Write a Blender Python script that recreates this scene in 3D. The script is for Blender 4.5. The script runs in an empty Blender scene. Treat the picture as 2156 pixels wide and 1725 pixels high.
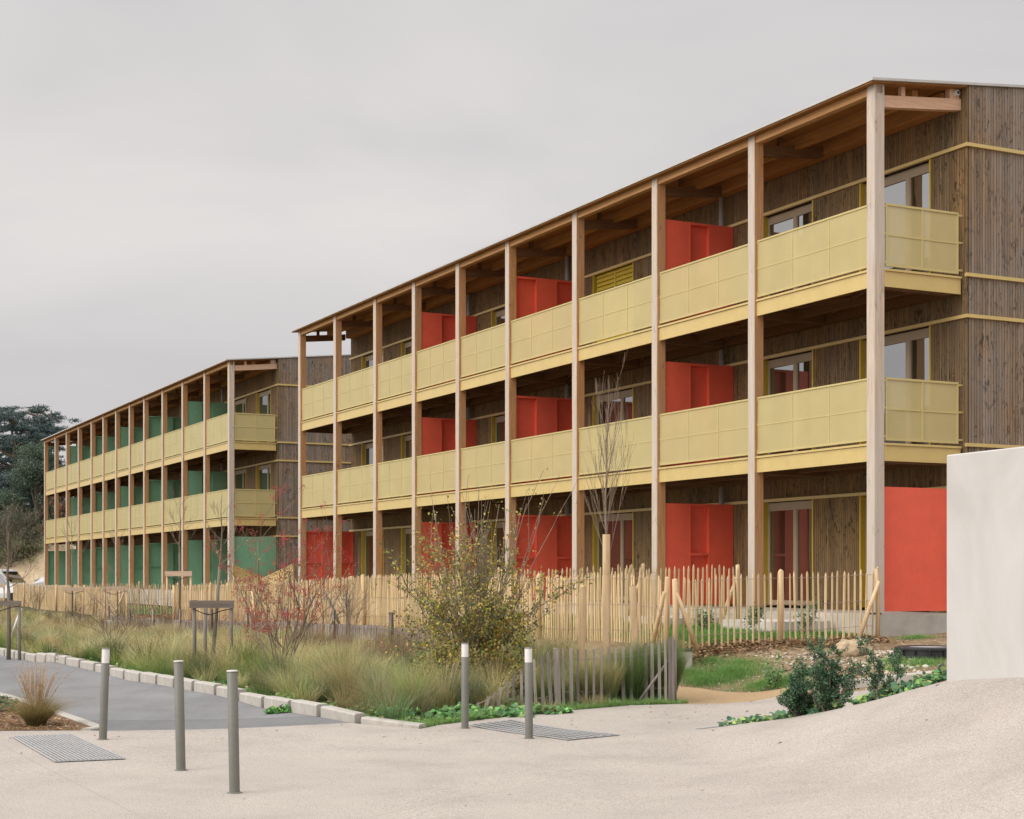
import bpy, math, random
import numpy as np
from mathutils import Vector, Matrix
from mathutils.geometry import delaunay_2d_cdt

random.seed(7)
RNG = np.random.default_rng(11)
F = 3302.0; CX = 1078.0; HY = 1212.0; CAMZ = 1.77      # focal length and horizon of the photograph (2156 px wide)
K = 1.06                                                # size of the buildings
E1 = Vector((-.4463, .8949)); E2 = Vector((.8949, .4463)); P0 = Vector((5.777, 25.0))
ROT = math.atan2(.4463, .8949)
R = math.radians
sc = bpy.context.scene
col = sc.collection

# ------------------------------------------------------------------ helpers
def at(x, y, Y):
    return Vector(((x-CX)/F*Y, Y, CAMZ-(y-HY)/F*Y))
def W(t, u, z=0.0):
    p = (P0 + E1*t + E2*u)*K
    return Vector((p.x, p.y, (z-CAMZ)*K+CAMZ))
def tag(o, label=None, cat=None, group=None, kind=None):
    if label: o['label'] = label
    if cat: o['category'] = cat
    if group: o['group'] = group
    if kind: o['kind'] = kind
    return o
def empty(name, loc, rz=0.0):
    o = bpy.data.objects.new(name, None); col.objects.link(o)
    o.location = loc; o.rotation_euler = (0, 0, rz); o.empty_display_size = .2
    return o
def copy_tree(o, parent=None):
    c = o.copy(); col.objects.link(c)
    if parent is not None: c.parent = parent
    for ch in o.children: copy_tree(ch, c)
    return c
def smooth(o):
    o.data.shade_smooth(); return o

class MB:
    """collects shapes, builds ONE mesh object"""
    def __init__(s, xf=None):
        s.v = []; s.f = []; s.m = []; s.c = []; s.xf = xf
    def add(s, vs, fs, m=0, c=.5):
        n = len(s.v)
        s.v += [tuple(q) for q in vs]; s.f += [tuple(i+n for i in q) for q in fs]
        s.m += [m]*len(fs); s.c += [c]*len(vs)
    def box(s, x0, x1, y0, y1, z0, z1, m=0, c=.5):
        s.add([(x0,y0,z0),(x1,y0,z0),(x1,y1,z0),(x0,y1,z0),(x0,y0,z1),(x1,y0,z1),(x1,y1,z1),(x0,y1,z1)],
              [(0,3,2,1),(4,5,6,7),(0,1,5,4),(1,2,6,5),(2,3,7,6),(3,0,4,7)], m, c)
    def hexa(s, pts, m=0, c=.5):
        s.add(pts, [(0,3,2,1),(4,5,6,7),(0,1,5,4),(1,2,6,5),(2,3,7,6),(3,0,4,7)], m, c)
    def bar(s, a, b, w, h, m=0, c=.5, up=Vector((0,0,1))):
        a = Vector(a); b = Vector(b); d = (b-a).normalized()
        if abs(d.dot(up)) > .98: up = Vector((0,1,0))
        r = d.cross(up).normalized()*(w/2); q = r.cross(d).normalized()*(h/2)
        s.hexa([a-r-q, a+r-q, a+r+q, a-r+q, b-r-q, b+r-q, b+r+q, b-r+q], m, c)
    def tube(s, pts, rad, n=6, m=0, c=.5, cap=True):
        pts = [Vector(p) for p in pts]; vs = []; fs = []
        if not hasattr(rad, '__len__'): rad = [rad]*len(pts)
        ref = Vector((0,0,1))
        for i, p in enumerate(pts):
            d = (pts[min(i+1,len(pts)-1)]-pts[max(i-1,0)])
            d = d.normalized() if d.length > 1e-9 else Vector((0,0,1))
            rr = ref if abs(d.dot(ref)) < .9 else Vector((1,0,0))
            a = d.cross(rr).normalized(); b = d.cross(a)
            for k in range(n):
                t = 2*math.pi*k/n
                vs.append(p+(a*math.cos(t)+b*math.sin(t))*rad[i])
        for i in range(len(pts)-1):
            for k in range(n):
                k2 = (k+1) % n
                fs.append((i*n+k, i*n+k2, (i+1)*n+k2, (i+1)*n+k))
        if cap:
            fs.append(tuple(range(n))[::-1]); fs.append(tuple((len(pts)-1)*n+k for k in range(n)))
        s.add(vs, fs, m, c)
    def lathe(s, prof, n=24, m=0, c=.5, ctr=(0,0,0)):
        vs = []; fs = []
        for r, z in prof:
            for k in range(n):
                t = 2*math.pi*k/n; vs.append((ctr[0]+r*math.cos(t), ctr[1]+r*math.sin(t), ctr[2]+z))
        for i in range(len(prof)-1):
            for k in range(n):
                k2 = (k+1) % n; fs.append((i*n+k, i*n+k2, (i+1)*n+k2, (i+1)*n+k))
        s.add(vs, fs, m, c)
    def build(s, name, mats, parent=None, sm=False):
        me = bpy.data.meshes.new(name)
        v = [s.xf(*q) for q in s.v] if s.xf else s.v
        me.from_pydata(v, [], s.f)
        if not isinstance(mats, (list, tuple)): mats = [mats]
        for q in mats: me.materials.append(q)
        me.polygons.foreach_set('material_index', s.m)
        a = me.attributes.new('tint', 'FLOAT', 'POINT'); a.data.foreach_set('value', s.c)
        if sm: me.shade_smooth()
        me.update()
        o = bpy.data.objects.new(name, me); col.objects.link(o)
        if parent is not None: o.parent = parent
        return o

def np_mesh(name, v, q, colr, mat, parent=None):
    me = bpy.data.meshes.new(name)
    v = np.asarray(v, np.float32); q = np.asarray(q, np.int32); k = q.shape[1]
    me.vertices.add(len(v)); me.vertices.foreach_set('co', v.ravel())
    me.loops.add(q.size); me.loops.foreach_set('vertex_index', q.ravel())
    me.polygons.add(len(q)); me.polygons.foreach_set('loop_start', np.arange(0, q.size, k, dtype=np.int32))
    me.update(calc_edges=True)
    a = me.color_attributes.new('hue', 'FLOAT_COLOR', 'POINT')
    cc = np.ones((len(v), 4), np.float32); cc[:, :3] = colr
    a.data.foreach_set('color', cc.ravel())
    me.materials.append(mat)
    o = bpy.data.objects.new(name, me); col.objects.link(o)
    if parent is not None: o.parent = parent
    return o

# ------------------------------------------------------------------ materials
class NT:
    def __init__(s, name):
        s.mat = bpy.data.materials.new(name); s.mat.use_nodes = True
        s.t = s.mat.node_tree; s.t.nodes.clear()
        s.out = s.n('ShaderNodeOutputMaterial')
    def n(s, ty, **kw):
        o = s.t.nodes.new(ty)
        for k, v in kw.items(): setattr(o, k, v)
        return o
    def l(s, a, b): s.t.links.new(a, b)
    def coord(s, scale=(1,1,1), rot=(0,0,0), off=None):
        tc = s.n('ShaderNodeTexCoord'); mp = s.n('ShaderNodeMapping')
        mp.inputs['Scale'].default_value = scale; mp.inputs['Rotation'].default_value = rot
        src = tc.outputs['Object']
        if off is not None:
            ad = s.n('ShaderNodeVectorMath', operation='ADD'); s.l(src, ad.inputs[0]); s.l(off, ad.inputs[1]); src = ad.outputs[0]
        s.l(src, mp.inputs['Vector']); return mp.outputs['Vector']
    def noise(s, vec, scale, detail=4, rough=.55, dist=0):
        o = s.n('ShaderNodeTexNoise'); o.inputs['Scale'].default_value = scale; o.inputs['Detail'].default_value = detail
        o.inputs['Roughness'].default_value = rough; o.inputs['Distortion'].default_value = dist
        s.l(vec, o.inputs['Vector']); return o.outputs['Fac']
    def ramp(s, fac, stops):
        o = s.n('ShaderNodeValToRGB'); e = o.color_ramp.elements
        while len(e) > 1: e.remove(e[-1])
        e[0].position = stops[0][0]; e[0].color = (*stops[0][1], 1) if hasattr(stops[0][1], '__len__') else (stops[0][1],)*3+(1,)
        for p, c in stops[1:]:
            q = e.new(p); q.color = (*c, 1) if hasattr(c, '__len__') else (c, c, c, 1)
        s.l(fac, o.inputs['Fac']); return o.outputs['Color']
    def mix(s, f, a, b, mode='MIX'):
        o = s.n('ShaderNodeMix', data_type='RGBA', blend_type=mode)
        for i, x in ((0, f), (6, a), (7, b)):
            if hasattr(x, 'is_linked'): s.l(x, o.inputs[i])
            elif i == 0: o.inputs[0].default_value = x
            else: o.inputs[i].default_value = (*x, 1) if hasattr(x, '__len__') else (x, x, x, 1)
        return o.outputs[2]
    def attr(s, name):
        o = s.n('ShaderNodeAttribute'); o.attribute_name = name; return o
    def bsdf(s, colr, rough=.8, spec=.3, metal=0.0, bump=None, bs=.3, bd=.01):
        b = s.n('ShaderNodeBsdfPrincipled')
        if hasattr(colr, 'is_linked'): s.l(colr, b.inputs['Base Color'])
        else: b.inputs['Base Color'].default_value = (*colr, 1)
        if hasattr(rough, 'is_linked'): s.l(rough, b.inputs['Roughness'])
        else: b.inputs['Roughness'].default_value = rough
        b.inputs['Specular IOR Level'].default_value = spec; b.inputs['Metallic'].default_value = metal
        if bump is not None:
            q = s.n('ShaderNodeBump'); q.inputs['Strength'].default_value = bs; q.inputs['Distance'].default_value = bd
            s.l(bump, q.inputs['Height']); s.l(q.outputs[0], b.inputs['Normal'])
        s.l(b.outputs[0], s.out.inputs[0]); return b

def paint(name, c, rough=.4, var=.12, spec=.4, metal=0.0, sc_=3.0):
    m = NT(name); v = m.coord()
    n1 = m.noise(v, sc_, 5, .6); n2 = m.noise(v, sc_*14, 3, .6)
    d = tuple(x*(1-var) for x in c); l = tuple(min(1, x*(1+var*.6)) for x in c)
    c1 = m.ramp(n1, [(.3, d), (.7, l)])
    c2 = m.mix(.35, c1, m.ramp(n2, [(.3, .75), (.7, 1.0)]), 'MULTIPLY')
    m.bsdf(c2, rough, spec, metal, bump=n2, bs=.08, bd=.004)
    return m.mat

def wood(name, c, dark, axis=2, knots=.5, board=0.0, rough=.75, grey=None, greyamt=.5, fine=1.0):
    """grain runs along local axis; 'tint' varies board by board"""
    m = NT(name); a = m.attr('tint')
    off = m.n('ShaderNodeCombineXYZ')
    mu = m.n('ShaderNodeMath', operation='MULTIPLY'); m.l(a.outputs['Fac'], mu.inputs[0]); mu.inputs[1].default_value = 37.0
    for i in range(3): m.l(mu.outputs[0], off.inputs[i])
    s3 = [14.0*fine]*3; s3[axis] = .9
    v = m.coord(tuple(s3), off=off.outputs[0])
    g = m.noise(v, 1.6, 6, .65, .6)
    s4 = [5.0]*3; s4[axis] = 1.4
    v2 = m.coord(tuple(s4), off=off.outputs[0])
    kn = m.noise(v2, 1.3, 5, .7, 1.4)
    mid = tuple((x+y)/2 for x, y in zip(c, dark))
    base = m.ramp(g, [(.28, dark), (.45, mid), (.62, c), (.8, tuple(min(1, x*1.12) for x in c))])
    if grey:
        gn = m.noise(m.coord(tuple(.9 if i != axis else .22 for i in range(3)), off=off.outputs[0]), 1.7, 5, .6, .8)
        base = m.mix(m.ramp(gn, [(.38, 0.0), (.62, greyamt)]), base, grey)
    kmask = m.ramp(kn, [(.60, 0.0), (.72, knots)])
    base = m.mix(kmask, base, tuple(x*.42 for x in dark))
    if board:
        bt = m.ramp(a.outputs['Fac'], [(0, 1-board), (1, 1+board*.4)])
        base = m.mix(1.0, base, bt, 'MULTIPLY')
    m.bsdf(base, rough, .25, bump=g, bs=.25, bd=.004)
    return m.mat

def plainleaf(name, rough=.7, trans=.25):
    m = NT(name); a = m.attr('hue')
    d = m.n('ShaderNodeBsdfDiffuse'); t = m.n('ShaderNodeBsdfTranslucent'); g = m.n('ShaderNodeMixShader')
    m.l(a.outputs['Color'], d.inputs[0]); m.l(a.outputs['Color'], t.inputs[0]); g.inputs[0].default_value = trans
    m.l(d.outputs[0], g.inputs[1]); m.l(t.outputs[0], g.inputs[2])
    gl = m.n('ShaderNodeBsdfGlossy'); gl.inputs['Roughness'].default_value = .5; gl.inputs[0].default_value = (1,1,1,1)
    g2 = m.n('ShaderNodeMixShader'); g2.inputs[0].default_value = .03
    m.l(g.outputs[0], g2.inputs[1]); m.l(gl.outputs[0], g2.inputs[2])
    m.l(g2.outputs[0], m.out.inputs[0]); return m.mat

M = {}
def cladding(name, c, dark, grey, greyamt, stain):
    # grooved boards cut from wide knotty panels: knots and stains run across neighbouring boards
    m = NT(name); a = m.attr('tint')
    vf = m.coord((26, 26, 1.1)); g = m.noise(vf, 1.5, 5, .6, .4)
    base = m.ramp(g, [(.3, dark), (.5, tuple((x+y)/2 for x, y in zip(c, dark))), (.68, c)])
    gn = m.noise(m.coord((1.1, 1.1, .35)), 1.6, 5, .6, .6)
    base = m.mix(m.ramp(gn, [(.36, 0.0), (.62, greyamt)]), base, grey)
    cl = m.ramp(m.noise(m.coord((1.3, 1.3, .8)), 1.4, 3, .5, .5), [(.38, 0.15), (.55, 1.0)])
    kn = m.noise(m.coord((4.0, 4.0, 1.3)), 1.7, 8, .66, 2.8)
    km = m.n('ShaderNodeMath', operation='MULTIPLY'); m.l(m.ramp(kn, [(.545, 0.0), (.605, .85)]), km.inputs[0]); m.l(cl, km.inputs[1])
    base = m.mix(km.outputs[0], base, stain)
    k2 = m.noise(m.coord((9, 9, 3.2)), 1.7, 5, .6, 1.2)
    base = m.mix(m.ramp(k2, [(.635, 0.0), (.675, .7)]), base, tuple(x*.6 for x in stain))
    base = m.mix(1.0, base, m.ramp(a.outputs['Fac'], [(0, .80), (1, 1.12)]), 'MULTIPLY')
    m.bsdf(base, .85, .2, bump=g, bs=.2, bd=.003); return m.mat
M['clad'] = cladding('cladding_boards', (.32,.195,.085), (.15,.09,.038), (.14,.112,.078), .6, (.032,.024,.017))
M['clad_weathered'] = cladding('weathered_cladding_boards', (.36,.245,.15), (.18,.125,.085), (.26,.225,.195), .75, (.06,.058,.052))
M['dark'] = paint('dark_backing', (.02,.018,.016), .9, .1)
M['col_out'] = wood('weathered_timber', (.61,.50,.395), (.43,.325,.24), 2, .75, 0, .75, (.52,.465,.42), .65)
M['col_in'] = wood('fresh_timber', (.60,.31,.13), (.40,.185,.072), 2, .7, 0, .65, (.46,.31,.20), .4)
M['beam'] = wood('eave_timber', (.60,.34,.15), (.44,.225,.09), 1, .25, 0, .65)
M['purlin'] = wood('purlin_timber', (.46,.225,.075), (.30,.13,.04), 1, .25, 0, .7)
M['tie_shaded'] = wood('shaded_inner_tie_timber', (.20,.105,.05), (.12,.06,.028), 0, .25, 0, .7)  # tie timber inside the gallery, shade put into a darker colour
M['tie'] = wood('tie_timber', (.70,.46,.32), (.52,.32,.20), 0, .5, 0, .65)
M['soffit'] = wood('soffit_boards', (.36,.17,.055), (.22,.095,.03), 1, .3, 0, .7)
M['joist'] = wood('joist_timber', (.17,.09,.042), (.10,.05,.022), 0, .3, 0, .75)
M['yellow'] = paint('yellow_paint', (.62,.46,.175), .38, .07, .5)
M['railframe'] = paint('olive_yellow_frame', (.565,.46,.20), .45, .05, .35)
M['yellow_dk'] = paint('ochre_yellow_reveal', (.56,.41,.04), .45, .08, .4)
M['red'] = paint('red_paint', (.82,.125,.07), .42, .08, .45)
M['green'] = paint('green_paint', (.205,.41,.25), .5, .07, .35)
M['frame'] = paint('taupe_window_frame', (.35,.27,.18), .45, .08)
M['steel'] = paint('galvanised_pipe', (.85,.86,.85), .25, .06, .6, .6)
M['zinc'] = paint('pale_roof_metal', (.52,.51,.49), .45, .1, .4)
M['bollard'] = paint('grey_bollard_paint', (.17,.165,.14), .42, .12, .4)
M['white'] = paint('reflective_white', (.74,.71,.68), .45, .06)
M['black'] = paint('black_plastic', (.03,.03,.032), .5, .2)
M['conc'] = paint('plinth_concrete', (.48,.445,.395), .9, .22, .2, 0, 2.2)
M['concwhite'] = paint('white_concrete', (.58,.55,.52), .9, .16, .2, 0, 2.0)
M['post'] = wood('grey_round_wood', (.27,.24,.20), (.14,.12,.10), 2, .6, .2, .9, (.33,.31,.28), .5)
M['greybeam'] = wood('weathered_plank', (.23,.19,.16), (.13,.105,.085), 0, .5, .1, .9)
M['pinkbeam'] = wood('pale_plank', (.58,.43,.32), (.45,.31,.22), 0, .2, .1, .8)
M['pale'] = wood('split_chestnut', (.80,.61,.36), (.62,.43,.22), 2, .3, .25, .8)
M['palegrey'] = wood('weathered_stakes', (.34,.295,.26), (.19,.155,.13), 2, .5, .4, .9)
M['peeled'] = wood('peeled_wood', (.72,.53,.32), (.52,.35,.19), 2, .5, .1, .8)
M['bark'] = wood('young_bark', (.20,.165,.12), (.10,.08,.055), 2, .5, .2, .9, (.25,.23,.19), .5)
M['twig'] = wood('dry_twigs', (.30,.235,.175), (.17,.125,.09), 2, .2, .3, .9)
M['wire'] = paint('fence_wire', (.45,.33,.30), .5, .1, .4, .8)
M['strap'] = paint('rubber_strap', (.025,.025,.025), .7, .1)
M['leaf'] = plainleaf('foliage')
M['grass'] = plainleaf('grass_blades', trans=.35)
M['carwhite'] = paint('white_car_paint', (.62,.63,.66), .25, .04, .5)
M['tile'] = paint('brown_roof_tiles', (.20,.12,.085), .9, .3, .2, 0, 8)
M['render'] = paint('pale_render', (.50,.42,.36), .9, .12, .2)
M['rubber'] = paint('tyre_rubber', (.02,.02,.02), .8, .1)
M['rock'] = paint('rough_stone', (.50,.38,.25), .95, .45, .2, 0, 7)

def glass(name, tint=(.030,.032,.020), refl=.30):
    m = NT(name); d = m.n('ShaderNodeBsdfDiffuse'); g = m.n('ShaderNodeBsdfGlossy'); x = m.n('ShaderNodeMixShader')
    d.inputs[0].default_value = (*tint, 1); g.inputs[0].default_value = (.95,.96,.97,1); g.inputs['Roughness'].default_value = .015
    b = m.n('ShaderNodeBump'); b.inputs['Strength'].default_value = .02; b.inputs['Distance'].default_value = .02
    m.l(m.noise(m.coord(), 1.1, 1), b.inputs['Height']); m.l(b.outputs[0], g.inputs['Normal'])
    x.inputs[0].default_value = refl
    m.l(d.outputs[0], x.inputs[1]); m.l(g.outputs[0], x.inputs[2]); m.l(x.outputs[0], m.out.inputs[0]); return m.mat
M['glass'] = glass('window_glass')

def perforated():
    m = NT('perforated_yellow_sheet')
    v = m.coord(); n1 = m.noise(v, 1.5, 3)
    c = m.ramp(n1, [(.3, (.53,.435,.20)), (.7, (.575,.475,.225))])
    b = m.n('ShaderNodeBsdfPrincipled'); m.l(c, b.inputs['Base Color']); b.inputs['Roughness'].default_value = .45
    b.inputs['Specular IOR Level'].default_value = .35
    t = m.n('ShaderNodeBsdfTransparent'); x = m.n('ShaderNodeMixShader'); x.inputs[0].default_value = .18
    m.l(b.outputs[0], x.inputs[1]); m.l(t.outputs[0], x.inputs[2]); m.l(x.outputs[0], m.out.inputs[0]); return m.mat
M['perf'] = perforated()

def pavement_mat():
    m = NT('exposed_aggregate'); v = m.coord()
    a = m.noise(v, 70, 4, .8); b = m.noise(v, .8, 5, .6, .3); c = m.noise(v, 14, 4, .6)
    vo = m.n('ShaderNodeTexVoronoi'); vo.inputs['Scale'].default_value = 42; m.l(v, vo.inputs['Vector'])
    base = m.ramp(b, [(.3, (.365,.32,.28)), (.5, (.42,.37,.325)), (.7, (.455,.405,.355))])
    base = m.mix(.7, base, m.ramp(a, [(.34, .30), (.5, .97), (.66, 1.3)]), 'MULTIPLY')
    base = m.mix(.2, base, m.ramp(c, [(.3, .72), (.6, 1.0)]), 'MULTIPLY')
    base = m.mix(.5, base, m.ramp(vo.outputs['Distance'], [(0, .55), (.22, 1.0)]), 'MULTIPLY')
    # cast joints
    def line(p, q, prev):
        d = Vector((q[0]-p[0], q[1]-p[1])).normalized(); nx, ny = -d.y, d.x
        dt = m.n('ShaderNodeVectorMath', operation='DOT_PRODUCT'); m.l(v, dt.inputs[0]); dt.inputs[1].default_value = (nx, ny, 0)
        s = m.n('ShaderNodeMath', operation='SUBTRACT'); m.l(dt.outputs['Value'], s.inputs[0]); s.inputs[1].default_value = nx*p[0]+ny*p[1]
        ab = m.n('ShaderNodeMath', operation='ABSOLUTE'); m.l(s.outputs[0], ab.inputs[0])
        lt = m.n('ShaderNodeMath', operation='LESS_THAN'); m.l(ab.outputs[0], lt.inputs[0]); lt.inputs[1].default_value = .004
        return m.mix(lt.outputs[0], prev, (.30,.265,.23))
    base = line((-4.4, 14.6), (-2.8, 11.6), base)
    base = line((.95, 14.4), (2.7, 17.0), base)
    m.bsdf(base, .92, .2, bump=a, bs=.35, bd=.004); return m.mat
M['pave'] = pavement_mat()

def ground_mat(name, stops, s1=1.2, s2=26, speck=None):
    m = NT(name); v = m.coord()
    a = m.noise(v, s1, 6, .65, .5); b = m.noise(v, s2, 5, .7)
    base = m.ramp(a, stops)
    base = m.mix(.7, base, m.ramp(b, [(.3, .55), (.65, 1.1)]), 'MULTIPLY')
    if speck:
        vo = m.n('ShaderNodeTexVoronoi'); vo.inputs['Scale'].default_value = speck[1]; m.l(v, vo.inputs['Vector'])
        base = m.mix(m.ramp(vo.outputs['Distance'], [(.12, .8), (.3, 0.0)]), base, speck[0])
    m.bsdf(base, .95, .1, bump=b, bs=.6, bd=.03); return m.mat
M['soil'] = ground_mat('bare_earth', [(.3, (.17,.115,.065)), (.5, (.27,.19,.11)), (.7, (.34,.25,.155))], .9, 22, ((.5,.43,.34), 9))
M['bedsoil'] = ground_mat('planting_soil', [(.3, (.05,.06,.025)), (.5, (.10,.095,.05)), (.7, (.17,.14,.08))], 1.2, 22)
M['sand'] = ground_mat('sandy_path', [(.3, (.44,.30,.17)), (.7, (.52,.37,.22))], .8, 60)
def asphalt_mat():
    m = NT('asphalt'); v = m.coord(); a = m.noise(v, .5, 6, .65, .5); b = m.noise(v, 90, 4, .75); c = m.noise(m.coord((1,.25,1), (0,0,.55)), 2.2, 4, .6)
    base = m.ramp(a, [(.3, (.185,.182,.184)), (.5, (.215,.211,.213)), (.7, (.245,.241,.241))])
    base = m.mix(.8, base, m.ramp(b, [(.34, .55), (.5, 1.0), (.66, 1.25)]), 'MULTIPLY'); base = m.mix(.5, base, m.ramp(c, [(.35, .86), (.65, 1.08)]), 'MULTIPLY')
    sp = m.n('ShaderNodeSeparateXYZ'); m.l(v, sp.inputs[0])
    for lo, k in ((19.25, .86),):
        g = m.n('ShaderNodeMath', operation='LESS_THAN'); m.l(sp.outputs[1], g.inputs[0]); g.inputs[1].default_value = lo; base = m.mix(g.outputs[0], base, m.mix(1.0, base, k, 'MULTIPLY'))
    d = m.n('ShaderNodeMath', operation='SUBTRACT'); m.l(sp.outputs[1], d.inputs[0]); d.inputs[1].default_value = 19.26
    ab = m.n('ShaderNodeMath', operation='ABSOLUTE'); m.l(d.outputs[0], ab.inputs[0]); lt = m.n('ShaderNodeMath', operation='LESS_THAN'); m.l(ab.outputs[0], lt.inputs[0]); lt.inputs[1].default_value = .018
    base = m.mix(lt.outputs[0], base, (.12,.118,.117)); m.bsdf(base, .9, .15, bump=b, bs=.4, bd=.01); return m.mat
M['asphalt'] = asphalt_mat()
M['mulch'] = ground_mat('bark_mulch', [(.3, (.14,.085,.05)), (.6, (.26,.165,.10))], 6, 40)
M['lawn'] = ground_mat('lawn', [(.3, (.05,.115,.022)), (.7, (.09,.175,.035))], 3, 60)
M['mound'] = ground_mat('sandy_mound', [(.3, (.40,.28,.17)), (.5, (.52,.40,.265)), (.7, (.58,.46,.32))], .5, 5)
M['kerb'] = paint('kerb_concrete', (.45,.415,.37), .9, .2, .2, 0, 5)
def wall_mat():
    m = NT('smooth_rendered_wall'); a = m.noise(m.coord((1,1,.6)), 1.1, 6, .55, 1.2); b = m.noise(m.coord((1,1,.3)), 3.5, 4, .6, .5); c = m.noise(m.coord(), 60, 3, .6)
    base = m.ramp(a, [(.32, (.455,.435,.41)), (.5, (.505,.485,.46)), (.68, (.55,.53,.51))])
    base = m.mix(.35, base, m.ramp(b, [(.3, .88), (.7, 1.05)]), 'MULTIPLY')
    m.bsdf(base, .8, .25, bump=c, bs=.06, bd=.003); return m.mat
M['wallrender'] = wall_mat()
M['grate'] = paint('galvanised_grating', (.42,.41,.405), .6, .12, .3, .1)
M['pit_shade'] = paint('grating_pit_shade', (.17,.167,.162), .9, .1)

# ------------------------------------------------------------------ ground height
CP = []
def cp(x, y, z): CP.append((x, y, z))
for x, y in [(-10,4),(-4,4),(0,4),(-8,9),(-4,9),(0,8),(-8,14),(-4,13),(-1,12),(0,15),(-2,15),(-6,18),(-3,18),(-1,18),(.6,17.2),(1,19.2),(0,18.9),
             (-5,21),(-8,26),(-11,31),(-14,37),(-20,48),(-30,65),(-12,20),(-16,30),(-40,60),(-3.4,20.8),(-6.4,26.1),(-9.6,31.9)]: cp(x, y, 0)
for q in [(2,15,.0),(2.0,17.8,0),(2.51,17.2,.13),(2.9,16.7,.233),(3.25,16.2,.357),(3.62,15.5,.535),(3.87,15.0,.68),(4.02,14.5,.78),(4.41,13.5,.88),
          (2.2,12.5,.05),(3.0,12,.24),(3.7,11.5,.50),(4.4,11,.78),(2.1,9,.04),(2.9,8.7,.20),(3.6,8.4,.42),(4.4,8,.70),(2,5,.03),(3.6,5,.36),(1,11,0),(6,12,1.25),(6.2,8,1.2),(3.3,14,.40),(1.2,14,0.0),(1.2,9,0),
          (2.6,18.6,0),(3.3,18.8,.0),(4.0,18.0,.08),(5,17.6,.2),(5,19.8,.2),(4.2,20.1,.16),(6,19.5,.3),(5.4,16,.75),(7,16,1.0),
          (2.23,20.8,.05),(3.68,21.62,.1),(2.53,23.0,.13),(3.0,20.5,.05),(3.6,22.6,.17),(3.3,23.3,.26),
          (4.3,21.0,.30),(5.7,21.0,.40),(4.6,22.5,.50),(6.2,22.5,.62),(8,22,.7),(7,19,.4),
          (.5,20.6,.05),(-.5,19.4,.06),(-1.5,19.6,.08),(-3.0,21.9,.09),(-5.5,26.3,.09),(-8.5,31.6,.09),(-12,39,.08)]: cp(*q)
for t, zf in [(-.3,.64),(3,.68),(8,.72),(13,.66),(18,.54),(23,.45),(28,.36),(36,.28),(45,.3),(55,.3),(65,.3),(76,.3)]:
    fl = max(.0, .16-.0*t)
    for u, z in [(-3.95, zf), (-5.1, zf-.01), (-5.65, zf-.30), (-7.0, max(.16, zf-.48))]:
        if t < 0 and u < -4: continue
        w = W(t, u, z); cp(*w)
    for u in (-2, 1, 8):
        w = W(t, u, max(.66, zf+.17) if t < 33 else .4); cp(*w)
for t, u, z in [(-.3,-2,.70),(-.3,-.4,.79),(-1.2,1.5,.9),(-1.2,6,1.0),(-3,3,.85),(-3,8,.95),(-1,-1.2,.66)]: cp(*W(t, u, z))
CP = np.array(CP)
def _tps(r2): return np.where(r2 > 1e-12, r2*np.log(np.maximum(r2, 1e-12))*.5, 0)
_n = len(CP); _d = ((CP[:, None, :2]-CP[None, :, :2])**2).sum(-1)
_A = np.zeros((_n+3, _n+3)); _A[:_n, :_n] = _tps(_d)+np.eye(_n)*.02
_A[:_n, _n] = 1; _A[:_n, _n+1:] = CP[:, :2]; _A[_n, :_n] = 1; _A[_n+1:, :_n] = CP[:, :2].T
_w = np.linalg.solve(_A, np.concatenate([CP[:, 2], np.zeros(3)]))
def gzs(P):
    P = np.asarray(P, float).reshape(-1, 2); out = np.empty(len(P))
    for i in range(0, len(P), 20000):
        p = P[i:i+20000]; d = ((p[:, None, :]-CP[None, :, :2])**2).sum(-1)
        z = _tps(d)@_w[:_n]+_w[_n]+p@_w[_n+1:]
        z = np.clip(z, -.02, 1.3)
        far = np.clip((p[:, 1]-75)/15, 0, 1)+np.clip((p[:, 0]-11)/6, 0, 1)+np.clip((-p[:, 0]-45)/10, 0, 1)+np.clip((4-p[:, 1])/4, 0, 1)
        far = np.clip(far, 0, 1); out[i:i+20000] = z*(1-far)+.35*far
    return out
def gz(x, y): return float(gzs([(x, y)])[0])
def gp(x, y, y0=9.0):
    """where the pixel (x, y) of the photograph meets the ground"""
    Ys = np.arange(y0, 130, .05); X = (x-CX)/F*Ys; z = CAMZ-(y-HY)/F*Ys
    g = gzs(np.stack([X, Ys], 1)); k = np.argmax(z <= g)
    return Vector((X[k], Ys[k], g[k]))

KERB = [(-24.5,58.0),(-18.6,47.5),(-14.6,40.6),(-11.3,34.8),(-9.6,31.9),(-8.43,29.67),(-7.26,27.76),(-6.39,26.2),(-5.6,24.8),(-4.77,23.3),(-4.2,22.35),(-3.77,21.6),(-3.35,20.87),(-2.385,19.2),(-1.92,18.52),(-1.50,18.12),(-1.05,17.98)]
def inpoly(P, poly):
    P = np.asarray(P); x, y = P[:, 0], P[:, 1]; r = np.zeros(len(P), bool); n = len(poly)
    for i in range(n):
        x1, y1 = poly[i]; x2, y2 = poly[(i+1) % n]
        c = ((y1 > y) != (y2 > y)) & (x < (x2-x1)*(y-y1)/((y2-y1) if y2 != y1 else 1e-9)+x1); r ^= c
    return r
EDGE = [(-1.05,17.98),(-.85,18.35),(-.01,19.3),(.80,20.1),(1.56,20.7),(2.23,20.9)]      # pavement against the planting bed
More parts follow.
